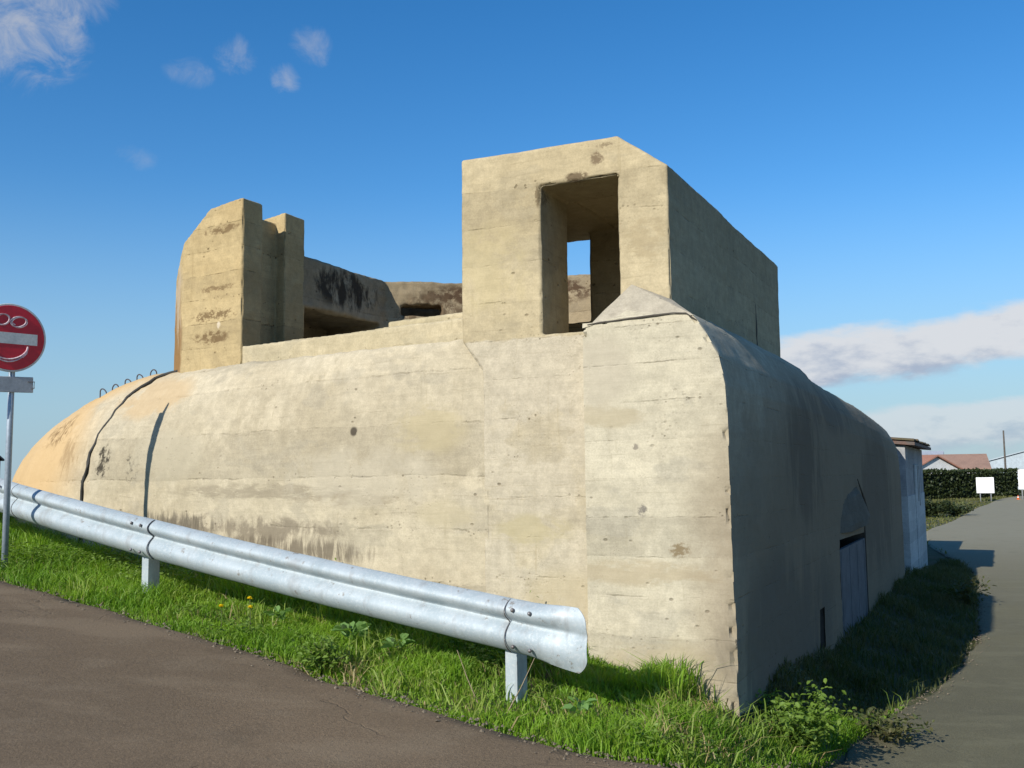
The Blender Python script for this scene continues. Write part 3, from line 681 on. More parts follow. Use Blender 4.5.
# dark lap line at the splices
for j in JO[:3]:
    bm = bmesh.new(); t = j + (.003 if j < 0 else -.163)
    t = -.117 if j < 0 else t
    pts = [(RD * (t + (.05 if j < 0 else 0)) + RN * (d + .012)) for v, d in PRS]
    tt = t
    pts = [(q.x, q.y, rail_top(tt) - .314 + v[0]) for q, v in zip(pts, PRS)]
    tube(bm, pts, .0035, 5); bm_obj('splice_gap', bm, m_bolt, rail)
for t in (-.03, 3.60, 7.7, 11.7, 15.7):
    q = RD * t - RN * .09; wz = tz(R0.x + q.x, R0.y + q.y)
    bm = bmesh.new(); zt = rail_top(t) - .05; z0 = wz - .3
    M = Matrix.Translation((q.x, q.y, 0)) @ Matrix.Rotation(math.atan2(RD.y, RD.x), 4, 'Z')
    wbox(bm, (0, -.05 + .0, (zt + z0) / 2), (.085, .005, zt - z0), M); wbox(bm, (-.040, 0, (zt + z0) / 2), (.005, .1, zt - z0), M); wbox(bm, (.040, 0, (zt + z0) / 2), (.005, .1, zt - z0), M)
    wbox(bm, (0, .052, (zt + z0) / 2), (.085, .005, zt - z0), M)
    post = bm_obj('post', bm, m_steel, rail)
    bm = bmesh.new(); wbox(bm, (0, .075, rail_top(t) - .157), (.07, .046, .2), M)
    bm_obj('spacer', bm, m_steel, rail)

# ------------------------------------------------------------------ no-entry sign
m_red = simple('sign_red', (.60, .012, .03), (.52, .012, .026), 3, .35, spec=.5, bump=.03)
m_white = simple('sign_white', (.62, .63, .60), (.52, .54, .52), 5, .5, bump=.03)
m_alu = simple('sign_grey', (.42, .44, .46), (.34, .36, .38), 6, .5, .2, bump=.05)
m_pole = simple('sign_pole_grey', (.30, .36, .42), (.24, .29, .34), 5, .5, .3, bump=.05)
m_spray = simple('spray_paint', (.66, .58, .60), (.5, .3, .34), 30, .7)
sx, sy = -4.455, 8.75
sign = empty('no_entry_sign', (sx, sy, tz(sx, sy)), math.atan2(-sx, sy) * -1 + .0)
sign.rotation_euler = (0, 0, math.atan2(sx, -sy) + math.pi - .0)
sign.rotation_euler = (0, 0, R(47.5))
tag(sign, 'round red no entry sign with a white bar and scrawled graffiti on a grey pole', 'road sign')
gz = sign.location.z
bm = bmesh.new(); tube(bm, [(.058, .034, -.3), (.062, .034, 1.2), (.066, .034, 2.22)], .027, 14); bm_obj('pole', bm, m_pole, sign, True)
sz = 2.88 - gz
def disc(bm, r, y0, y1, seg=64, cx=.03):
    vs = [[bm.verts.new((cx + rr * math.cos(2 * math.pi * k / seg), y, sz + rr * math.sin(2 * math.pi * k / seg))) for k in range(seg)] for rr, y in ((r - .004, y0), (r, y0 + .004), (r, y1))]
    bm.faces.new(vs[0]); bm.faces.new(vs[2][::-1])
    for a, b in zip(vs, vs[1:]):
        for k in range(seg): bm.faces.new((a[k], b[k], b[(k + 1) % seg], a[(k + 1) % seg]))
    bmesh.ops.recalc_face_normals(bm, faces=bm.faces[:])
bm = bmesh.new(); disc(bm, .305, -.012, .004); plate = bm_obj('disc', bm, m_white, sign)
bm = bmesh.new(); disc(bm, .288, -.0155, -.0125); bm_obj('red_field', bm, m_red, plate)
bm = bmesh.new(); wbox(bm, (.03, -.0175, sz - .005), (.45, .003, .10)); bm_obj('white_bar', bm, m_white, plate)
bm = bmesh.new()
def ell(cx, cz, rx, rz, t0=0, t1=6.283, n=22, ph=0): return [(.03 + cx + rx * math.cos(t + ph), -.0175, sz + cz + rz * math.sin(t) + .15 * rx * math.cos(t)) for t in np.linspace(t0, t1, n)]
bm.free()
def scrawl(pts, r_):
    bm = bmesh.new(); tube(bm, pts, r_, 5); bm_obj('graffiti', bm, m_spray, plate)
scrawl(ell(.055, .147, .066, .046) + ell(.067, .142, .066, .046), .006)
scrawl(ell(-.085, .155, .062, .048) + ell(-.073, .155, .056, .048), .006)
scrawl([(.01, -.0175, sz + .16), (.03, -.0175, sz + .135), (.06, -.0175, sz + .115)], .006)
scrawl(ell(.0, -.085, .145, .105, 3.3, 6.05) + ell(.0, -.095, .14, .117, 6.05, 3.4), .007)
scrawl([(.175, -.0175, sz - .07), (.165, -.0175, sz - .13), (.13, -.0175, sz - .17)], .009)
bm = bmesh.new(); wbox(bm, (-.03, .0, sz - .415), (.62, .014, .14), Matrix.Translation((0, 0, 0)) @ Matrix.Rotation(R(-1.5), 4, 'Y')); bevel_all(bm, .004)
sp_ = bm_obj('lower_plate', bm, m_alu, sign)
bm = bmesh.new(); zc = sz - .41 ; xm = .215
tube(bm, [(xm - .03, -.009, zc + .028), (xm + .03, -.009, zc + .03), (xm + .028, -.009, zc - .03), (xm + .005, -.009, zc - .035)], .005, 5)
bm_obj('plate_mark', bm, m_bolt, sp_)
for k in (.03, .10):
    bm = bmesh.new(); tube(bm, [(k, .02, sz - .36), (k, .02, sz - .47)], .012, 6); bm_obj('clamp', bm, m_pole, sign)

# ------------------------------------------------------------------ grass and weeds
def leafmat(name, c1, c2, c3=None, trans=.35):
    N = NT(name); a = N.noise(1.1, 4, .6); b = N.noise(13, 3, .6, off=3)
    c = N.mix(N.ramp(a, .35, .65), c1, c2)
    c = N.mix(N.math('MULTIPLY', N.ramp(b, .5, .7), .6), c, c3 or c2)
    N.done(c, .55, spec=.35)
    tr = N.n('ShaderNodeBsdfTranslucent'); N.put(tr.inputs['Color'], N.mix(1.0, c, (1.5, 1.6, .7), 'MULTIPLY'))
    mx = N.n('ShaderNodeMixShader'); mx.inputs[0].default_value = trans
    N.t.links.new(N.b.outputs[0], mx.inputs[1]); N.t.links.new(tr.outputs[0], mx.inputs[2]); N.t.links.new(mx.outputs[0], N.out.inputs[0])
    return N.m
m_grass2 = leafmat('tall_blades', (.16, .25, .035), (.22, .30, .05), (.30, .30, .10))
m_grass = leafmat('grass_blades', (.115, .235, .014), (.17, .30, .02), (.26, .30, .06))
m_grassd = leafmat('shaded_verge_grass', (.06, .085, .025), (.10, .10, .04), (.17, .13, .07))  # darker, drier grass colour that paints in the wall's shade
m_weed = leafmat('weed_leaf', (.13, .22, .03), (.17, .26, .045), (.10, .16, .02))
m_broad = leafmat('broad_leaf', (.14, .26, .07), (.18, .30, .10), (.12, .22, .05))

def pip(P, poly):
    x, y = P[:, 0], P[:, 1]; ins = np.zeros(len(P), bool); n = len(poly); j = n - 1
    for i in range(n):
        xi, yi = poly[i]; xj, yj = poly[j]
        c = ((yi > y) != (yj > y)) & (x < (xj - xi) * (y - yi) / (yj - yi + 1e-12) + xi); ins ^= c; j = i
    return ins
def tobunk(P):
    dx = P[:, 0] - Cx; dy = P[:, 1] - Cy
    return np.stack([-math.cos(TH) * dx + math.sin(TH) * dy, math.sin(TH) * dx + math.cos(TH) * dy], 1)
iA, iB = 14, 22 * 14
front_line = [BW(0, 14.0), BW(.0, 0), BW(1.04, 0), BW(1.06, .2), BW(1.95, .22), BW(4, .42), BW(6.3, .64), BW(7, .76), BW(7.7, 1.06), BW(8.2, 1.6), BW(9, 4), BW(14, 6)]
GP = [tuple(p) for p in ES[iA:iB]] + [(p.x, p.y) for p in front_line]
def blades(name, P, hgt, wid, lean, mat, label, segs=2, noisef=2.0):
    n = len(P); z = terr(P[:, 0], P[:, 1]) - .035
    cl = np.clip(.72 + .7 * fbm(np.column_stack([P * noisef, np.zeros(n)]), 2), .25, 1.7)
    h = hgt * cl * rng.uniform(.5, 1.25, n); th = rng.uniform(0, 2 * math.pi, n); ld = rng.uniform(0, 2 * math.pi, n)
    le = h * lean * rng.uniform(.1, 1.2, n); w = wid * rng.uniform(.6, 1.4, n)
    bx = np.cos(th) * w / 2; by = np.sin(th) * w / 2; lx = np.cos(ld) * le; ly = np.sin(ld) * le
    V = np.empty((n, 5, 3)); x, y = P[:, 0], P[:, 1]
    V[:, 0] = np.column_stack([x - bx, y - by, z]); V[:, 1] = np.column_stack([x + bx, y + by, z])
    V[:, 2] = np.column_stack([x + bx * .8 + lx * .35, y + by * .8 + ly * .35, z + h * .6]); V[:, 3] = np.column_stack([x - bx * .8 + lx * .35, y - by * .8 + ly * .35, z + h * .6])
    V[:, 4] = np.column_stack([x + lx, y + ly, z + h * (1 - .35 * lean * .5)])
    me = bpy.data.meshes.new(name); me.vertices.add(n * 5); me.vertices.foreach_set('co', V.ravel())
    me.loops.add(n * 7); b = np.arange(n) * 5
    lv = np.stack([b, b + 1, b + 2, b + 3, b + 3, b + 2, b + 4], 1).ravel(); me.loops.foreach_set('vertex_index', lv.astype(np.int32))
    me.polygons.add(n * 2); k = np.arange(n) * 7
    me.polygons.foreach_set('loop_start', np.stack([k, k + 4], 1).ravel().astype(np.int32)); me.polygons.foreach_set('loop_total', np.tile([4, 3], n).astype(np.int32))
    me.update(calc_edges=True); me.validate(); me.materials.append(mat)
    o = link(bpy.data.objects.new(name, me)); tag(o, label, kind='stuff'); return o
def samp(n, x0, x1, y0, y1, poly=GP):
    P = np.column_stack([rng.uniform(x0, x1, n), rng.uniform(y0, y1, n)]); return P[pip(P, poly)]
Pn = samp(520000, -9.5, 3.4, 4.9, 14)
B_ = tobunk(Pn); dist = np.hypot(Pn[:, 0], Pn[:, 1])
shade = (B_[:, 0] < .05) & (B_[:, 1] > -4.2 * B_[:, 0] - .25)  # area of the wall's sun shadow, planted with the darker grass colour
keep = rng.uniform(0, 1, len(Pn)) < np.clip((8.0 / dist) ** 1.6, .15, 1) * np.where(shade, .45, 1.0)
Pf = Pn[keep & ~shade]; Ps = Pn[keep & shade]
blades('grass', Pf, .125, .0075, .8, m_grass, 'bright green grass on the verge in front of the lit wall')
P2 = Pf[rng.uniform(0, 1, len(Pf)) < .10 * (fbm(np.column_stack([Pf * 2.6 + 5, np.zeros(len(Pf))]), 2) > -.05)]
blades('grass', P2, .20, .0085, 1.1, m_grass2, 'longer pale grass blades standing out of the front verge', noisef=3.3)
m_straw = leafmat('straw', (.34, .27, .13), (.28, .22, .10), (.22, .20, .09), .2)
P3 = Pn[keep & ~shade]; P3 = P3[rng.uniform(0, 1, len(P3)) < .02 + .07 * (fbm(np.column_stack([P3 * 1.9 + 11, np.zeros(len(P3))]), 2) > .35)]
blades('dead_grass', P3, .13, .007, 1.6, m_straw, 'dead straw-coloured blades among the green verge grass', noisef=3.3)
bm = bmesh.new()
seg_ = ES[3 * 14:24 * 14]
for k in range(2300):
    q = seg_[random.randrange(len(seg_))]; w_ = abs(random.gauss(0, .10)) + .0
    i_ = int(np.argmin(np.hypot(ES[:, 0] - q[0], ES[:, 1] - q[1]))); t_ = ES[i_ + 1] - ES[i_ - 1]; t_ = t_ / np.linalg.norm(t_)
    x, y = q + np.array([t_[1], -t_[0]]) * (w_ - .04) + t_ * random.uniform(-.1, .1); r_ = random.choice((.004, .005, .006, .008, .012)) * random.uniform(.7, 1.3)
    z = tz(x, y) + .014; vv = [bm.verts.new((x + r_ * math.cos(a + random.uniform(-.4, .4)), y + r_ * math.sin(a), z + random.uniform(-.3, .3) * r_)) for a in (0, 1.57, 3.14, 4.71)]
    tp = bm.verts.new((x + random.uniform(-.3, .3) * r_, y, z + r_ * .8))
    for a in range(4): bm.faces.new((vv[a], vv[(a + 1) % 4], tp))
m_grav = simple('loose_grit', (.17, .14, .10), (.11, .09, .065), 40, .95)
o = bm_obj('grit', bm, m_grav); tag(o, 'loose grit and crumbs of soil along the road edges', kind='stuff')
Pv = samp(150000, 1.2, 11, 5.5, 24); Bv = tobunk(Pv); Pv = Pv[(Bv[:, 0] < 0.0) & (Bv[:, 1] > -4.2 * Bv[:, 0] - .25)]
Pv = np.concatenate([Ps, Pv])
blades('shaded_verge_grass', Pv, .17, .010, .9, m_grassd, 'rough grass coloured darker in the shade of the right-hand wall')
# grass on the bank beyond the shed
FP = [tuple(p) for p in ES[22 * 14:28 * 14]] + [(30, 86.0), (18, 60), (13, 36), (11.5, 27), (10.6, 24.6)]
Pb = samp(60000, 9, 46, 22, 92, FP)
m_far = leafmat('far_grass', (.10, .13, .03), (.15, .14, .05), (.19, .155, .07))
blades('grass', Pb, .16, .06, .9, m_far, 'sunlit grass strip between hedge and lane', noisef=.5)

def leafquads(bm, c, n, rad, size, squash=(1, 1, 1), upbias=.4):
    for _ in range(n):
        d = Vector((random.gauss(0, 1), random.gauss(0, 1), random.gauss(0, 1))).normalized() * (random.random() ** .5) * rad
        p = Vector(c) + Vector((d.x * squash[0], d.y * squash[1], d.z * squash[2]))
        leaf(bm, p, Vector((random.gauss(0, 1), random.gauss(0, 1), random.gauss(upbias, .7))), size * random.uniform(.6, 1.3))
def leaf(bm, p, d, L, wr=.45, droop=.2):
    d = d.normalized(); u = d.cross(Vector((random.gauss(0, .4), random.gauss(0, .4), 1)));
    if u.length < .01: u = Vector((1, 0, 0))
    u.normalize(); nrm = u.cross(d); w = L * wr
    v = [p, p + d * L * .35 + u * w * .5 + nrm * L * .06, p + d * L * .75 + u * w * .38 - Vector((0, 0, droop * L * .3)), p + d * L - Vector((0, 0, droop * L)), p + d * L * .75 - u * w * .38 - Vector((0, 0, droop * L * .3)), p + d * L * .35 - u * w * .5 + nrm * L * .06]
    v = [bm.verts.new(q) for q in v]; bm.faces.new((v[0], v[1], v[2], v[3])); bm.faces.new((v[0], v[3], v[4], v[5]))
# scattered small round leaves among the blades
bm = bmesh.new()
Pc = samp(34000, -6, 3.3, 4.9, 11); Bc = tobunk(Pc); dd = np.hypot(Pc[:, 0], Pc[:, 1])
cm = fbm(np.column_stack([Pc * 1.3, np.zeros(len(Pc))]), 2)
for (x, y), c, d_, bb in zip(Pc, cm, dd, Bc):
    if (bb[0] < .0 and bb[1] > -.2) or c < -.05 + (d_ - 5.5) * .12: continue
    z = tz(x, y) + random.uniform(.03, .15)
    for k in range(random.randint(2, 4)):
        a = random.uniform(0, 6.28); leaf(bm, Vector((x, y, z)), Vector((math.cos(a), math.sin(a), random.uniform(.1, .7))), random.uniform(.018, .036), .75)
o = bm_obj('ground_cover', bm, m_weed); tag(o, 'low round-leaved ground cover mixed into the front grass', kind='stuff')

m_stem = simple('green_stem', (.09, .12, .03), (.07, .09, .03), 10, .7)
def bush(x, y, rad, h, n, size, label, mat=None, cat='shrub', name='leafy_shrub', group=None, sq=1.0):
    z = tz(x, y); e_ = empty(name, (x, y, z)); tag(e_, label, cat, group)
    bm = bmesh.new(); tips = []
    for k in range(9):
        a = random.uniform(0, 6.28); r_ = rad * random.uniform(.2, .95)
        tip = Vector((math.cos(a) * r_, math.sin(a) * r_ * sq, h * random.uniform(.55, 1.0) * (1 - .35 * (r_ / rad) ** 2)))
        tube(bm, [(0, 0, -.05), tip * .5 + Vector((0, 0, h * .12)), tip], [.008, .006, .003], 5); tips.append(tip)
    bm_obj('stem', bm, m_stem, e_, True)
    bm = bmesh.new()
    for tip in tips:
        for k in range(n // 9):
            t = random.uniform(.25, 1.05); p = tip * t + Vector((random.gauss(0, .18) * rad, random.gauss(0, .18) * rad, random.gauss(.02, .1) * h))
            if p.z < 0: p.z = abs(p.z)
            leaf(bm, p, Vector((random.gauss(0, 1), random.gauss(0, 1), random.gauss(.5, .6))), size * random.uniform(.6, 1.25), .55)
    bm_obj('foliage', bm, mat or m_weed, e_); return e_
bush(1.93, 6.88, .38, .38, 1900, .045, 'bright leafy shrub at the foot of the corner where wall and lane meet')
bush(-1.20, 6.42, .20, .20, 500, .04, 'dark green weed clump at the brown road edge', m_weed, 'weed', 'weed_clump')
bush(2.75, 7.75, .35, .22, 420, .05, 'low weed in the shade right of the leafy corner shrub', m_grassd, 'weed', 'weed_clump')
bush(7.0, 15.7, .5, .4, 300, .08, 'dark weed on the far lane edge by the shed shadow', m_grassd, 'weed', 'weed_clump')
def rosette(x, y, n, L, label, name='broad_leaved_weed', mat=None):
    z = tz(x, y) + .07; bm = bmesh.new()
    for k in range(n):
        a = k * 2.4 + random.uniform(-.3, .3); leaf(bm, Vector((math.cos(a) * L * .35, math.sin(a) * L * .35, random.uniform(.0, .07))), Vector((math.cos(a), math.sin(a), random.uniform(.2, 1.6))), L * random.uniform(.7, 1.1), .55, .35)
    o = bm_obj(name, bm, mat or m_broad); o.location = (x, y, z); tag(o, label, 'weed'); return o
rosette(-1.10, 6.95, 26, .12, 'large pale broad-leaved weed under the middle of the guardrail')
rosette(-.78, 6.78, 20, .10, 'smaller broad-leaved weed right of the larger one under the rail')
rosette(-1.7, 7.35, 16, .09, 'broad-leaved weed near the dandelions below the rail')
rosette(.35, 5.62, 15, .08, 'small leafy weed in the grass in front of the rail end')
# dandelions
m_yel = simple('dandelion_yellow', (.85, .66, .01), (.8, .58, .01), 60, .6)
for (dx, dy, h_, lb) in ((-.10, -.02, .155, 'leftmost yellow dandelion head in the grass by the road'), (.09, .03, .215, 'topmost yellow dandelion head of the three'), (.11, -.03, .165, 'yellow dandelion head just below the topmost one')):
    x, y = -2.0 + dx, 7.30 + dy; e_ = empty('dandelion', (x, y, tz(x, y))); tag(e_, lb, 'flower', 'dandelions in the verge')
    bm = bmesh.new(); tube(bm, [(0, 0, 0), (.005, -.005, h_ * .5), (0, -.01, h_)], .003, 5); bm_obj('stem', bm, m_stem, e_)
    bm = bmesh.new()
    for k in range(46):
        a = k * 2.4; el_ = .15 + 1.2 * (k / 46); leaf(bm, Vector((0, -.01, h_)), Vector((math.cos(a) * math.cos(el_), math.sin(a) * math.cos(el_), math.sin(el_))), .024, .3, .1)
    bm_obj('flower_head', bm, m_yel, e_)
# weeds against the wall, seen over the rail
wallweeds = [(3.45, 'weed tuft at the wall foot behind the middle of the rail'), (2.35, 'sparse brownish weeds at the wall foot left of the seam'), (2.05, 'thin weed stalks at the seam of the lit wall'), (1.5, 'thin sprig at the wall foot above the rail end'), (3.9, 'small weed left of the tuft at the wall foot')]
m_dry = leafmat('dry_weed', (.13, .10, .05), (.10, .11, .03), (.16, .11, .05), .2)
for a_, lb in wallweeds:
    p = BW(a_, par(a_) - .38 if a_ > 1.95 else .08); b_ = bush(p.x, p.y, .14 if a_ != 2.35 else .28, {3.45: .36, 2.35: .33, 2.05: .36, 1.5: .34, 3.9: .22}[a_], 130, .035, lb, m_dry if a_ in (2.35, 2.05) else m_weed, 'weed', 'wall_weed', 'weeds along the lit wall')
# long grass at the wall foot near the rail end
tuft = samp(60000, -.6, 1.6, 6.0, 8.0); bt = tobunk(tuft); tuft = tuft[(bt[:, 1] > -.55) & (rng.uniform(0, 1, len(tuft)) < np.clip((bt[:, 0] - .15) / .8, 0, 1) ** 1.3) & (fbm(np.column_stack([tuft * 3.1, np.zeros(len(tuft))]), 2) > -.1)][:8000]
blades('tall_grass', tuft, .23, .008, .9, m_grass, 'taller grass tufts at the foot of the lit wall', noisef=3)
tuft = samp(90000, -7.5, .2, 6.6, 13.0); bt = tobunk(tuft); base_b = np.interp(bt[:, 0], [1.9, 4, 6.3, 7, 7.8, 8.6, 9.3], [.2, .41, .66, .77, .98, 1.32, 1.95])
tuft = tuft[(bt[:, 1] > base_b - .55) & (bt[:, 1] < base_b - .03) & (bt[:, 0] > 1.5)][:14000]
blades('tall_grass', tuft, .24, .009, .8, m_grass, 'long grass along the foot of the rounded wall behind the rail', noisef=3)
# dry twigs
m_twig = simple('dry_twig', (.30, .24, .15), (.22, .17, .10), 20, .8)
for (x, y, dx, lb) in ((-.22, 5.95, -.12, 'dry upright stalk in front of the rail post'), (-.05, 5.80, .16, 'dry stalk leaning right near the rail post')):
    bm = bmesh.new(); z = tz(x, y); tube(bm, [(x, y, z), (x + dx * .5, y, z + .14), (x + dx, y + .02, z + .30)], [.004, .003, .002], 5)
    o = bm_obj('dry_stalk', bm, m_twig); tag(o, lb, 'twig')

m_hedge = leafmat('conifer_hedge', (.020, .032, .010), (.028, .042, .012), (.045, .06, .016), .1)
# ------------------------------------------------------------------ shed at the end of the flank
m_shed_w = concrete('whitewash', (.50, .53, .52), (.42, .45, .44), board=.2, linestr=.3, pits=.4, wash=.3, streak=.3)
m_shed_g = concrete('shed_blockwork', (.36, .37, .37), (.29, .30, .30), board=.2, linestr=.4, pits=.3)
m_slate = simple('roof_sheet', (.10, .085, .075), (.14, .08, .06), 4, .8, bump=.4)
m_moss = simple('mossy_tile', (.12, .09, .06), (.10, .09, .05), 5, .9, bump=.5)
shed = empty('shed', BW(0, 14.0, -.5), -TH); tag(shed, 'small whitewashed lean-to shed at the far end of the shaded wall', 'shed')
SH = lambda a, b, z: (-a, b - 14.0, z + .5)
def sbox(bm, a0, a1, b0, b1, z0, z1):
    wbox(bm, (-(a0 + a1) / 2, (b0 + b1) / 2 - 14.0, (z0 + z1) / 2 + .5), (a1 - a0, b1 - b0, z1 - z0))
a_f = -.06
bm = bmesh.new(); sbox(bm, a_f, 4.0, 13.4, 18.0, 1.15, 2.10); bm_obj('upper_wall', bm, m_shed_g, shed)
bm = bmesh.new(); sbox(bm, a_f - .012, 4.0, 13.4, 18.0, -.7, 1.15); bm_obj('whitewashed_wall', bm, m_shed_w, shed)
bm = bmesh.new()
vs = [SH(a, b, z) for b in (13.3, 18.35) for a, z in ((-.24, 2.10), (4.2, 2.5), (4.2, 2.56), (-.24, 2.16))]
v = [bm.verts.new(q) for q in vs]; 
for f in ((0, 1, 2, 3), (7, 6, 5, 4), (0, 4, 5, 1), (1, 5, 6, 2), (2, 6, 7, 3), (3, 7, 4, 0)): bm.faces.new([v[i] for i in f])
bmesh.ops.recalc_face_normals(bm, faces=bm.faces[:]); bm_obj('roof', bm, m_slate, shed)
bm = bmesh.new()
for k in range(25):
    b0 = 13.32 + k * .2; q = SH(.07 + random.uniform(-.02, .02), b0 + .1, 2.235 + random.uniform(-.01, .012)); wbox(bm, (0, 0, 0), (.6, .185, .03), Matrix.Translation(q) @ Matrix.Rotation(R(5.5), 4, 'Y') @ Matrix.Rotation(random.uniform(-.05, .05), 4, 'X'))
bm_obj('eaves_tiles', bm, m_moss, shed)
bm = bmesh.new(); sbox(bm, a_f - .03, a_f - .004, 15.2, 16.5, -.4, 1.75); shed_door = bm_obj('door', bm, m_shed_w, shed)
bm = bmesh.new(); sbox(bm, a_f - .036, a_f - .028, 15.82, 15.87, 1.0, 1.74); sbox(bm, a_f - .036, a_f - .028, 16.2, 16.25, .9, 1.74); bm_obj('door_slat', bm, m_dark, shed_door)
m_bwall = simple('brown_render', (.18, .14, .10), (.14, .11, .08), 2, .9)
bm = bmesh.new(); sbox(bm, .5, 3.8, 18.03, 22.5, -.7, 1.9); bm_obj('rear_lean_to', bm, m_bwall, shed)
# dark low shrub behind the shed
bush(19.6, 47.5, 1.1, .85, 1500, .16, 'dark bush on the grass beside the lane beyond the shed', m_hedge, 'bush', 'low_bush')
bush(21.3, 48.6, .8, .6, 700, .16, 'smaller bush right of the dark one at the lane edge', m_hedge, 'bush', 'low_bush')

# ------------------------------------------------------------------ far end of the lane
m_hcore = simple('hedge_core', (.010, .014, .006), (.014, .02, .008), 2, .95)
def hedge(x0, y0, x1, y1, w, h, n, label):
    d = Vector((x1 - x0, y1 - y0, 0)); L = d.length; d.normalize(); nn = Vector((-d.y, d.x, 0))
    z0 = tz((x0 + x1) / 2, (y0 + y1) / 2); e_ = empty('clipped_hedge', ((x0 + x1) / 2, (y0 + y1) / 2, z0)); tag(e_, label, 'hedge')
    bm = bmesh.new(); M = Matrix.Rotation(math.atan2(d.y, d.x), 4, 'Z'); wbox(bm, (0, 0, h / 2 - .06), (L - .3, w - .3, h - .06), M); bm_obj('branches', bm, m_hcore, e_)
    bm = bmesh.new()
    for _ in range(n):
        t = random.uniform(-L / 2, L / 2); f_ = random.random()
        if f_ < .6: p = d * t - nn * (w / 2 + random.gauss(-.06, .06)) + Vector((0, 0, random.uniform(0, h)))
        else: p = d * t + nn * random.uniform(-w / 2, w / 2) + Vector((0, 0, h + random.gauss(0, .05) + .06 * math.sin(t * 1.3)))
        leaf(bm, p, Vector((random.gauss(0, .6), random.gauss(0, .6), random.gauss(.9, .5))), random.uniform(.14, .30), .6, .1)
    bm_obj('foliage', bm, m_hedge, e_)
hedge(22, 72.0, 42.2, 85.2, 1.6, 2.05, 9000, 'tall dark clipped hedge at the end of the lane')
m_board = simple('white_board', (.80, .80, .80), (.74, .75, .76), 2, .5, bump=.03)
def board(x, y, w, h, z0, label):
    e_ = empty('notice_board', (x, y, tz(x, y)), R(-25)); tag(e_, label, 'notice board')
    bm = bmesh.new(); wbox(bm, (0, 0, z0 + h / 2), (w, .06, h)); bevel_all(bm, .015); bm_obj('panel', bm, m_board, e_)
    for s_ in (-1, 1):
        bm = bmesh.new(); tube(bm, [(s_ * w * .3, .06, -.2), (s_ * w * .3, .06, z0 + h)], .035, 8); bm_obj('leg', bm, m_alu, e_, True)
board(33.6, 71.6, 1.15, 1.12, .55, 'blank white notice board on two legs in front of the dark hedge')
board(37.9, 74.2, 1.1, 1.45, .75, 'white notice board at the right edge past the hedge end')
cone = empty('traffic_cone', (37.2, 74.2, tz(37.2, 74.2))); tag(cone, 'tiny orange traffic cone at the foot of the right notice board', 'traffic cone')
cone.scale = (.55, .55, .55)
m_or = simple('cone_orange', (.75, .16, .03), (.65, .13, .03), 5, .5); 
bm = bmesh.new(); tube(bm, [(0, 0, .04), (0, 0, .58)], [.16, .03], 14); bm_obj('cone_body', bm, m_or, cone, True)
bm = bmesh.new(); wbox(bm, (0, 0, .02), (.4, .4, .05)); bm_obj('foot', bm, m_or, cone)
bm = bmesh.new(); tube(bm, [(0, 0, .27), (0, 0, .39)], [.106, .077], 14, False); bm_obj('white_band', bm, m_board, cone, True)

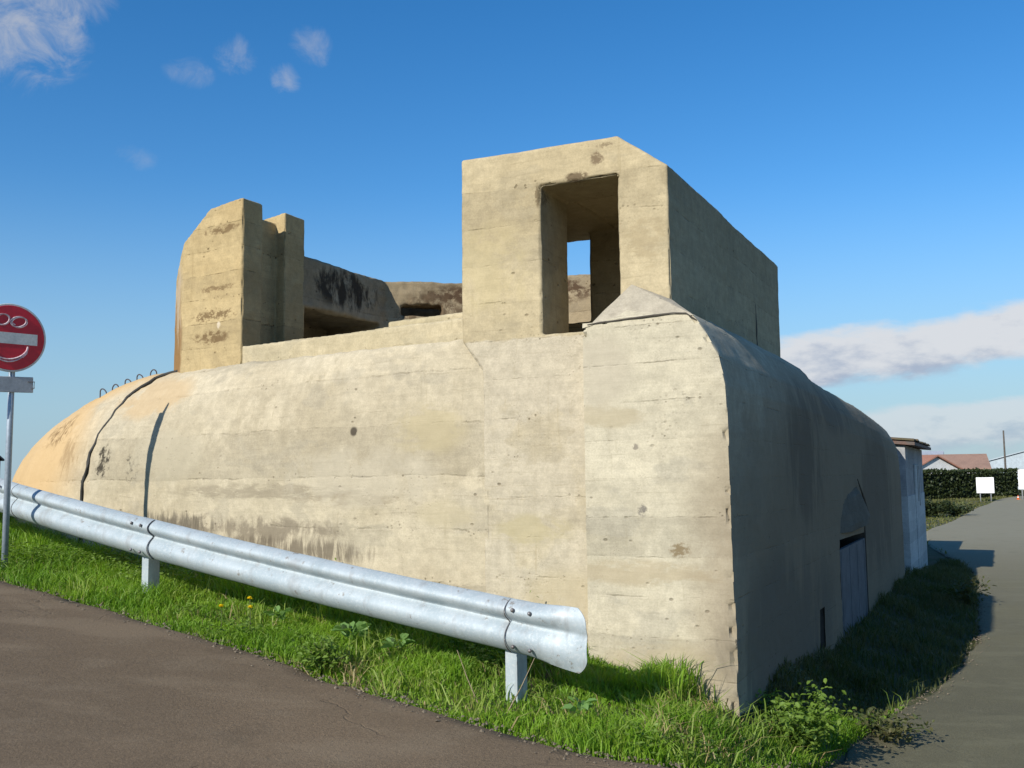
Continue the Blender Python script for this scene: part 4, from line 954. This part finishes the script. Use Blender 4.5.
m_tile = simple('clay_tile', (.33, .16, .11), (.28, .14, .10), .8, .85, bump=.4); m_tile2 = simple('faded_clay_tile', (.30, .19, .14), (.25, .16, .12), .8, .85, bump=.4)
m_wht = simple('white_render', (.55, .56, .56), (.48, .49, .50), .8, .85); m_glass = simple('dark_pane', (.04, .05, .06), (.03, .04, .05), 2, .2, spec=.6)
m_grey = simple('grey_sheet_roof', (.30, .33, .38), (.26, .29, .33), 1, .6); m_pale = simple('pale_cladding', (.34, .40, .44), (.30, .36, .40), .5, .6)
def house(name, x, y, L, D, hw, hr, rot, label, mw, mr, cat='house', over=.3, win=True):
    z = tz(x, y); e_ = empty(name, (x, y, z), rot); tag(e_, label, cat)
    bm = bmesh.new(); 
    pf = [(-D / 2, -.3), (-D / 2, hw), (0, hr), (D / 2, hw), (D / 2, -.3)]
    lo = [bm.verts.new((-L / 2, p[0], p[1])) for p in pf]; hi = [bm.verts.new((L / 2, p[0], p[1])) for p in pf]
    bm.faces.new(lo[::-1]); bm.faces.new(hi)
    for i in range(5): bm.faces.new((lo[i], lo[(i + 1) % 5], hi[(i + 1) % 5], hi[i]))
    bmesh.ops.recalc_face_normals(bm, faces=bm.faces[:]); wall = bm_obj('wall', bm, mw, e_)
    bm = bmesh.new(); sl = (hr - hw) / (D / 2); th = .12
    for s_ in (-1, 1):
        p = [(0, hr + .03), (s_ * (D / 2 + over), hw - sl * over + .03), (s_ * (D / 2 + over), hw - sl * over + .03 + th), (0, hr + .03 + th)]
        lo = [bm.verts.new((-L / 2 - over, q[0], q[1])) for q in p]; hi = [bm.verts.new((L / 2 + over, q[0], q[1])) for q in p]
        bm.faces.new(lo); bm.faces.new(hi)
        for i in range(4): bm.faces.new((lo[i], lo[(i + 1) % 4], hi[(i + 1) % 4], hi[i]))
    bmesh.ops.remove_doubles(bm, verts=bm.verts[:], dist=.001)
    bmesh.ops.recalc_face_normals(bm, faces=bm.faces[:]); bm_obj('roof', bm, mr, e_)
    if win:
        for k in range(max(2, int(L / 3))):
            bm = bmesh.new(); wbox(bm, (-L / 2 + (k + .5) * L / max(2, int(L / 3)), -D / 2 - .02, 1.4), (1.1, .08, 1.1)); w_ = bm_obj('window', bm, m_wht, e_)
            bm = bmesh.new(); wbox(bm, (-L / 2 + (k + .5) * L / max(2, int(L / 3)), -D / 2 - .07, 1.4), (.9, .04, .9)); bm_obj('pane', bm, m_glass, w_)
    return e_
house('bungalow', 44.6, 104, 7.6, 8, 2.35, 3.75, R(-20), 'low house with a long faded clay tile roof behind the hedge', m_wht, m_tile2)
house('bungalow', 39.5, 98, 5.5, 6, 2.1, 3.55, R(-75), 'white gabled house end with red roof behind the hedge left end', m_wht, m_tile)
house('grey_roofed_house', 44.0, 112, 7, 7, 2.6, 4.25, R(-25), 'house with blue-grey roof between the red roofs', m_wht, m_grey)
house('hangar', 63.5, 119, 15, 14, 3.0, 4.9, R(62), 'large pale blue-white metal hangar behind the lane end', m_pale, m_pale, 'hangar', .2, False)
pole = empty('utility_pole', (41.2, 84.0, tz(41.2, 84.0))); tag(pole, 'thin grey utility pole rising above the hedge end', 'pole')
bm = bmesh.new(); tube(bm, [(0, 0, -.3), (0, 0, 5.5)], [.10, .06], 10); bm_obj('shaft', bm, m_dark, pole, True)
house('far_shed', -37.6, 62.5, 9, 6, 1.6, 2.1, R(15), 'dark brown low building far behind the sign pole', m_bwall, m_slate, 'outbuilding', .2, False)
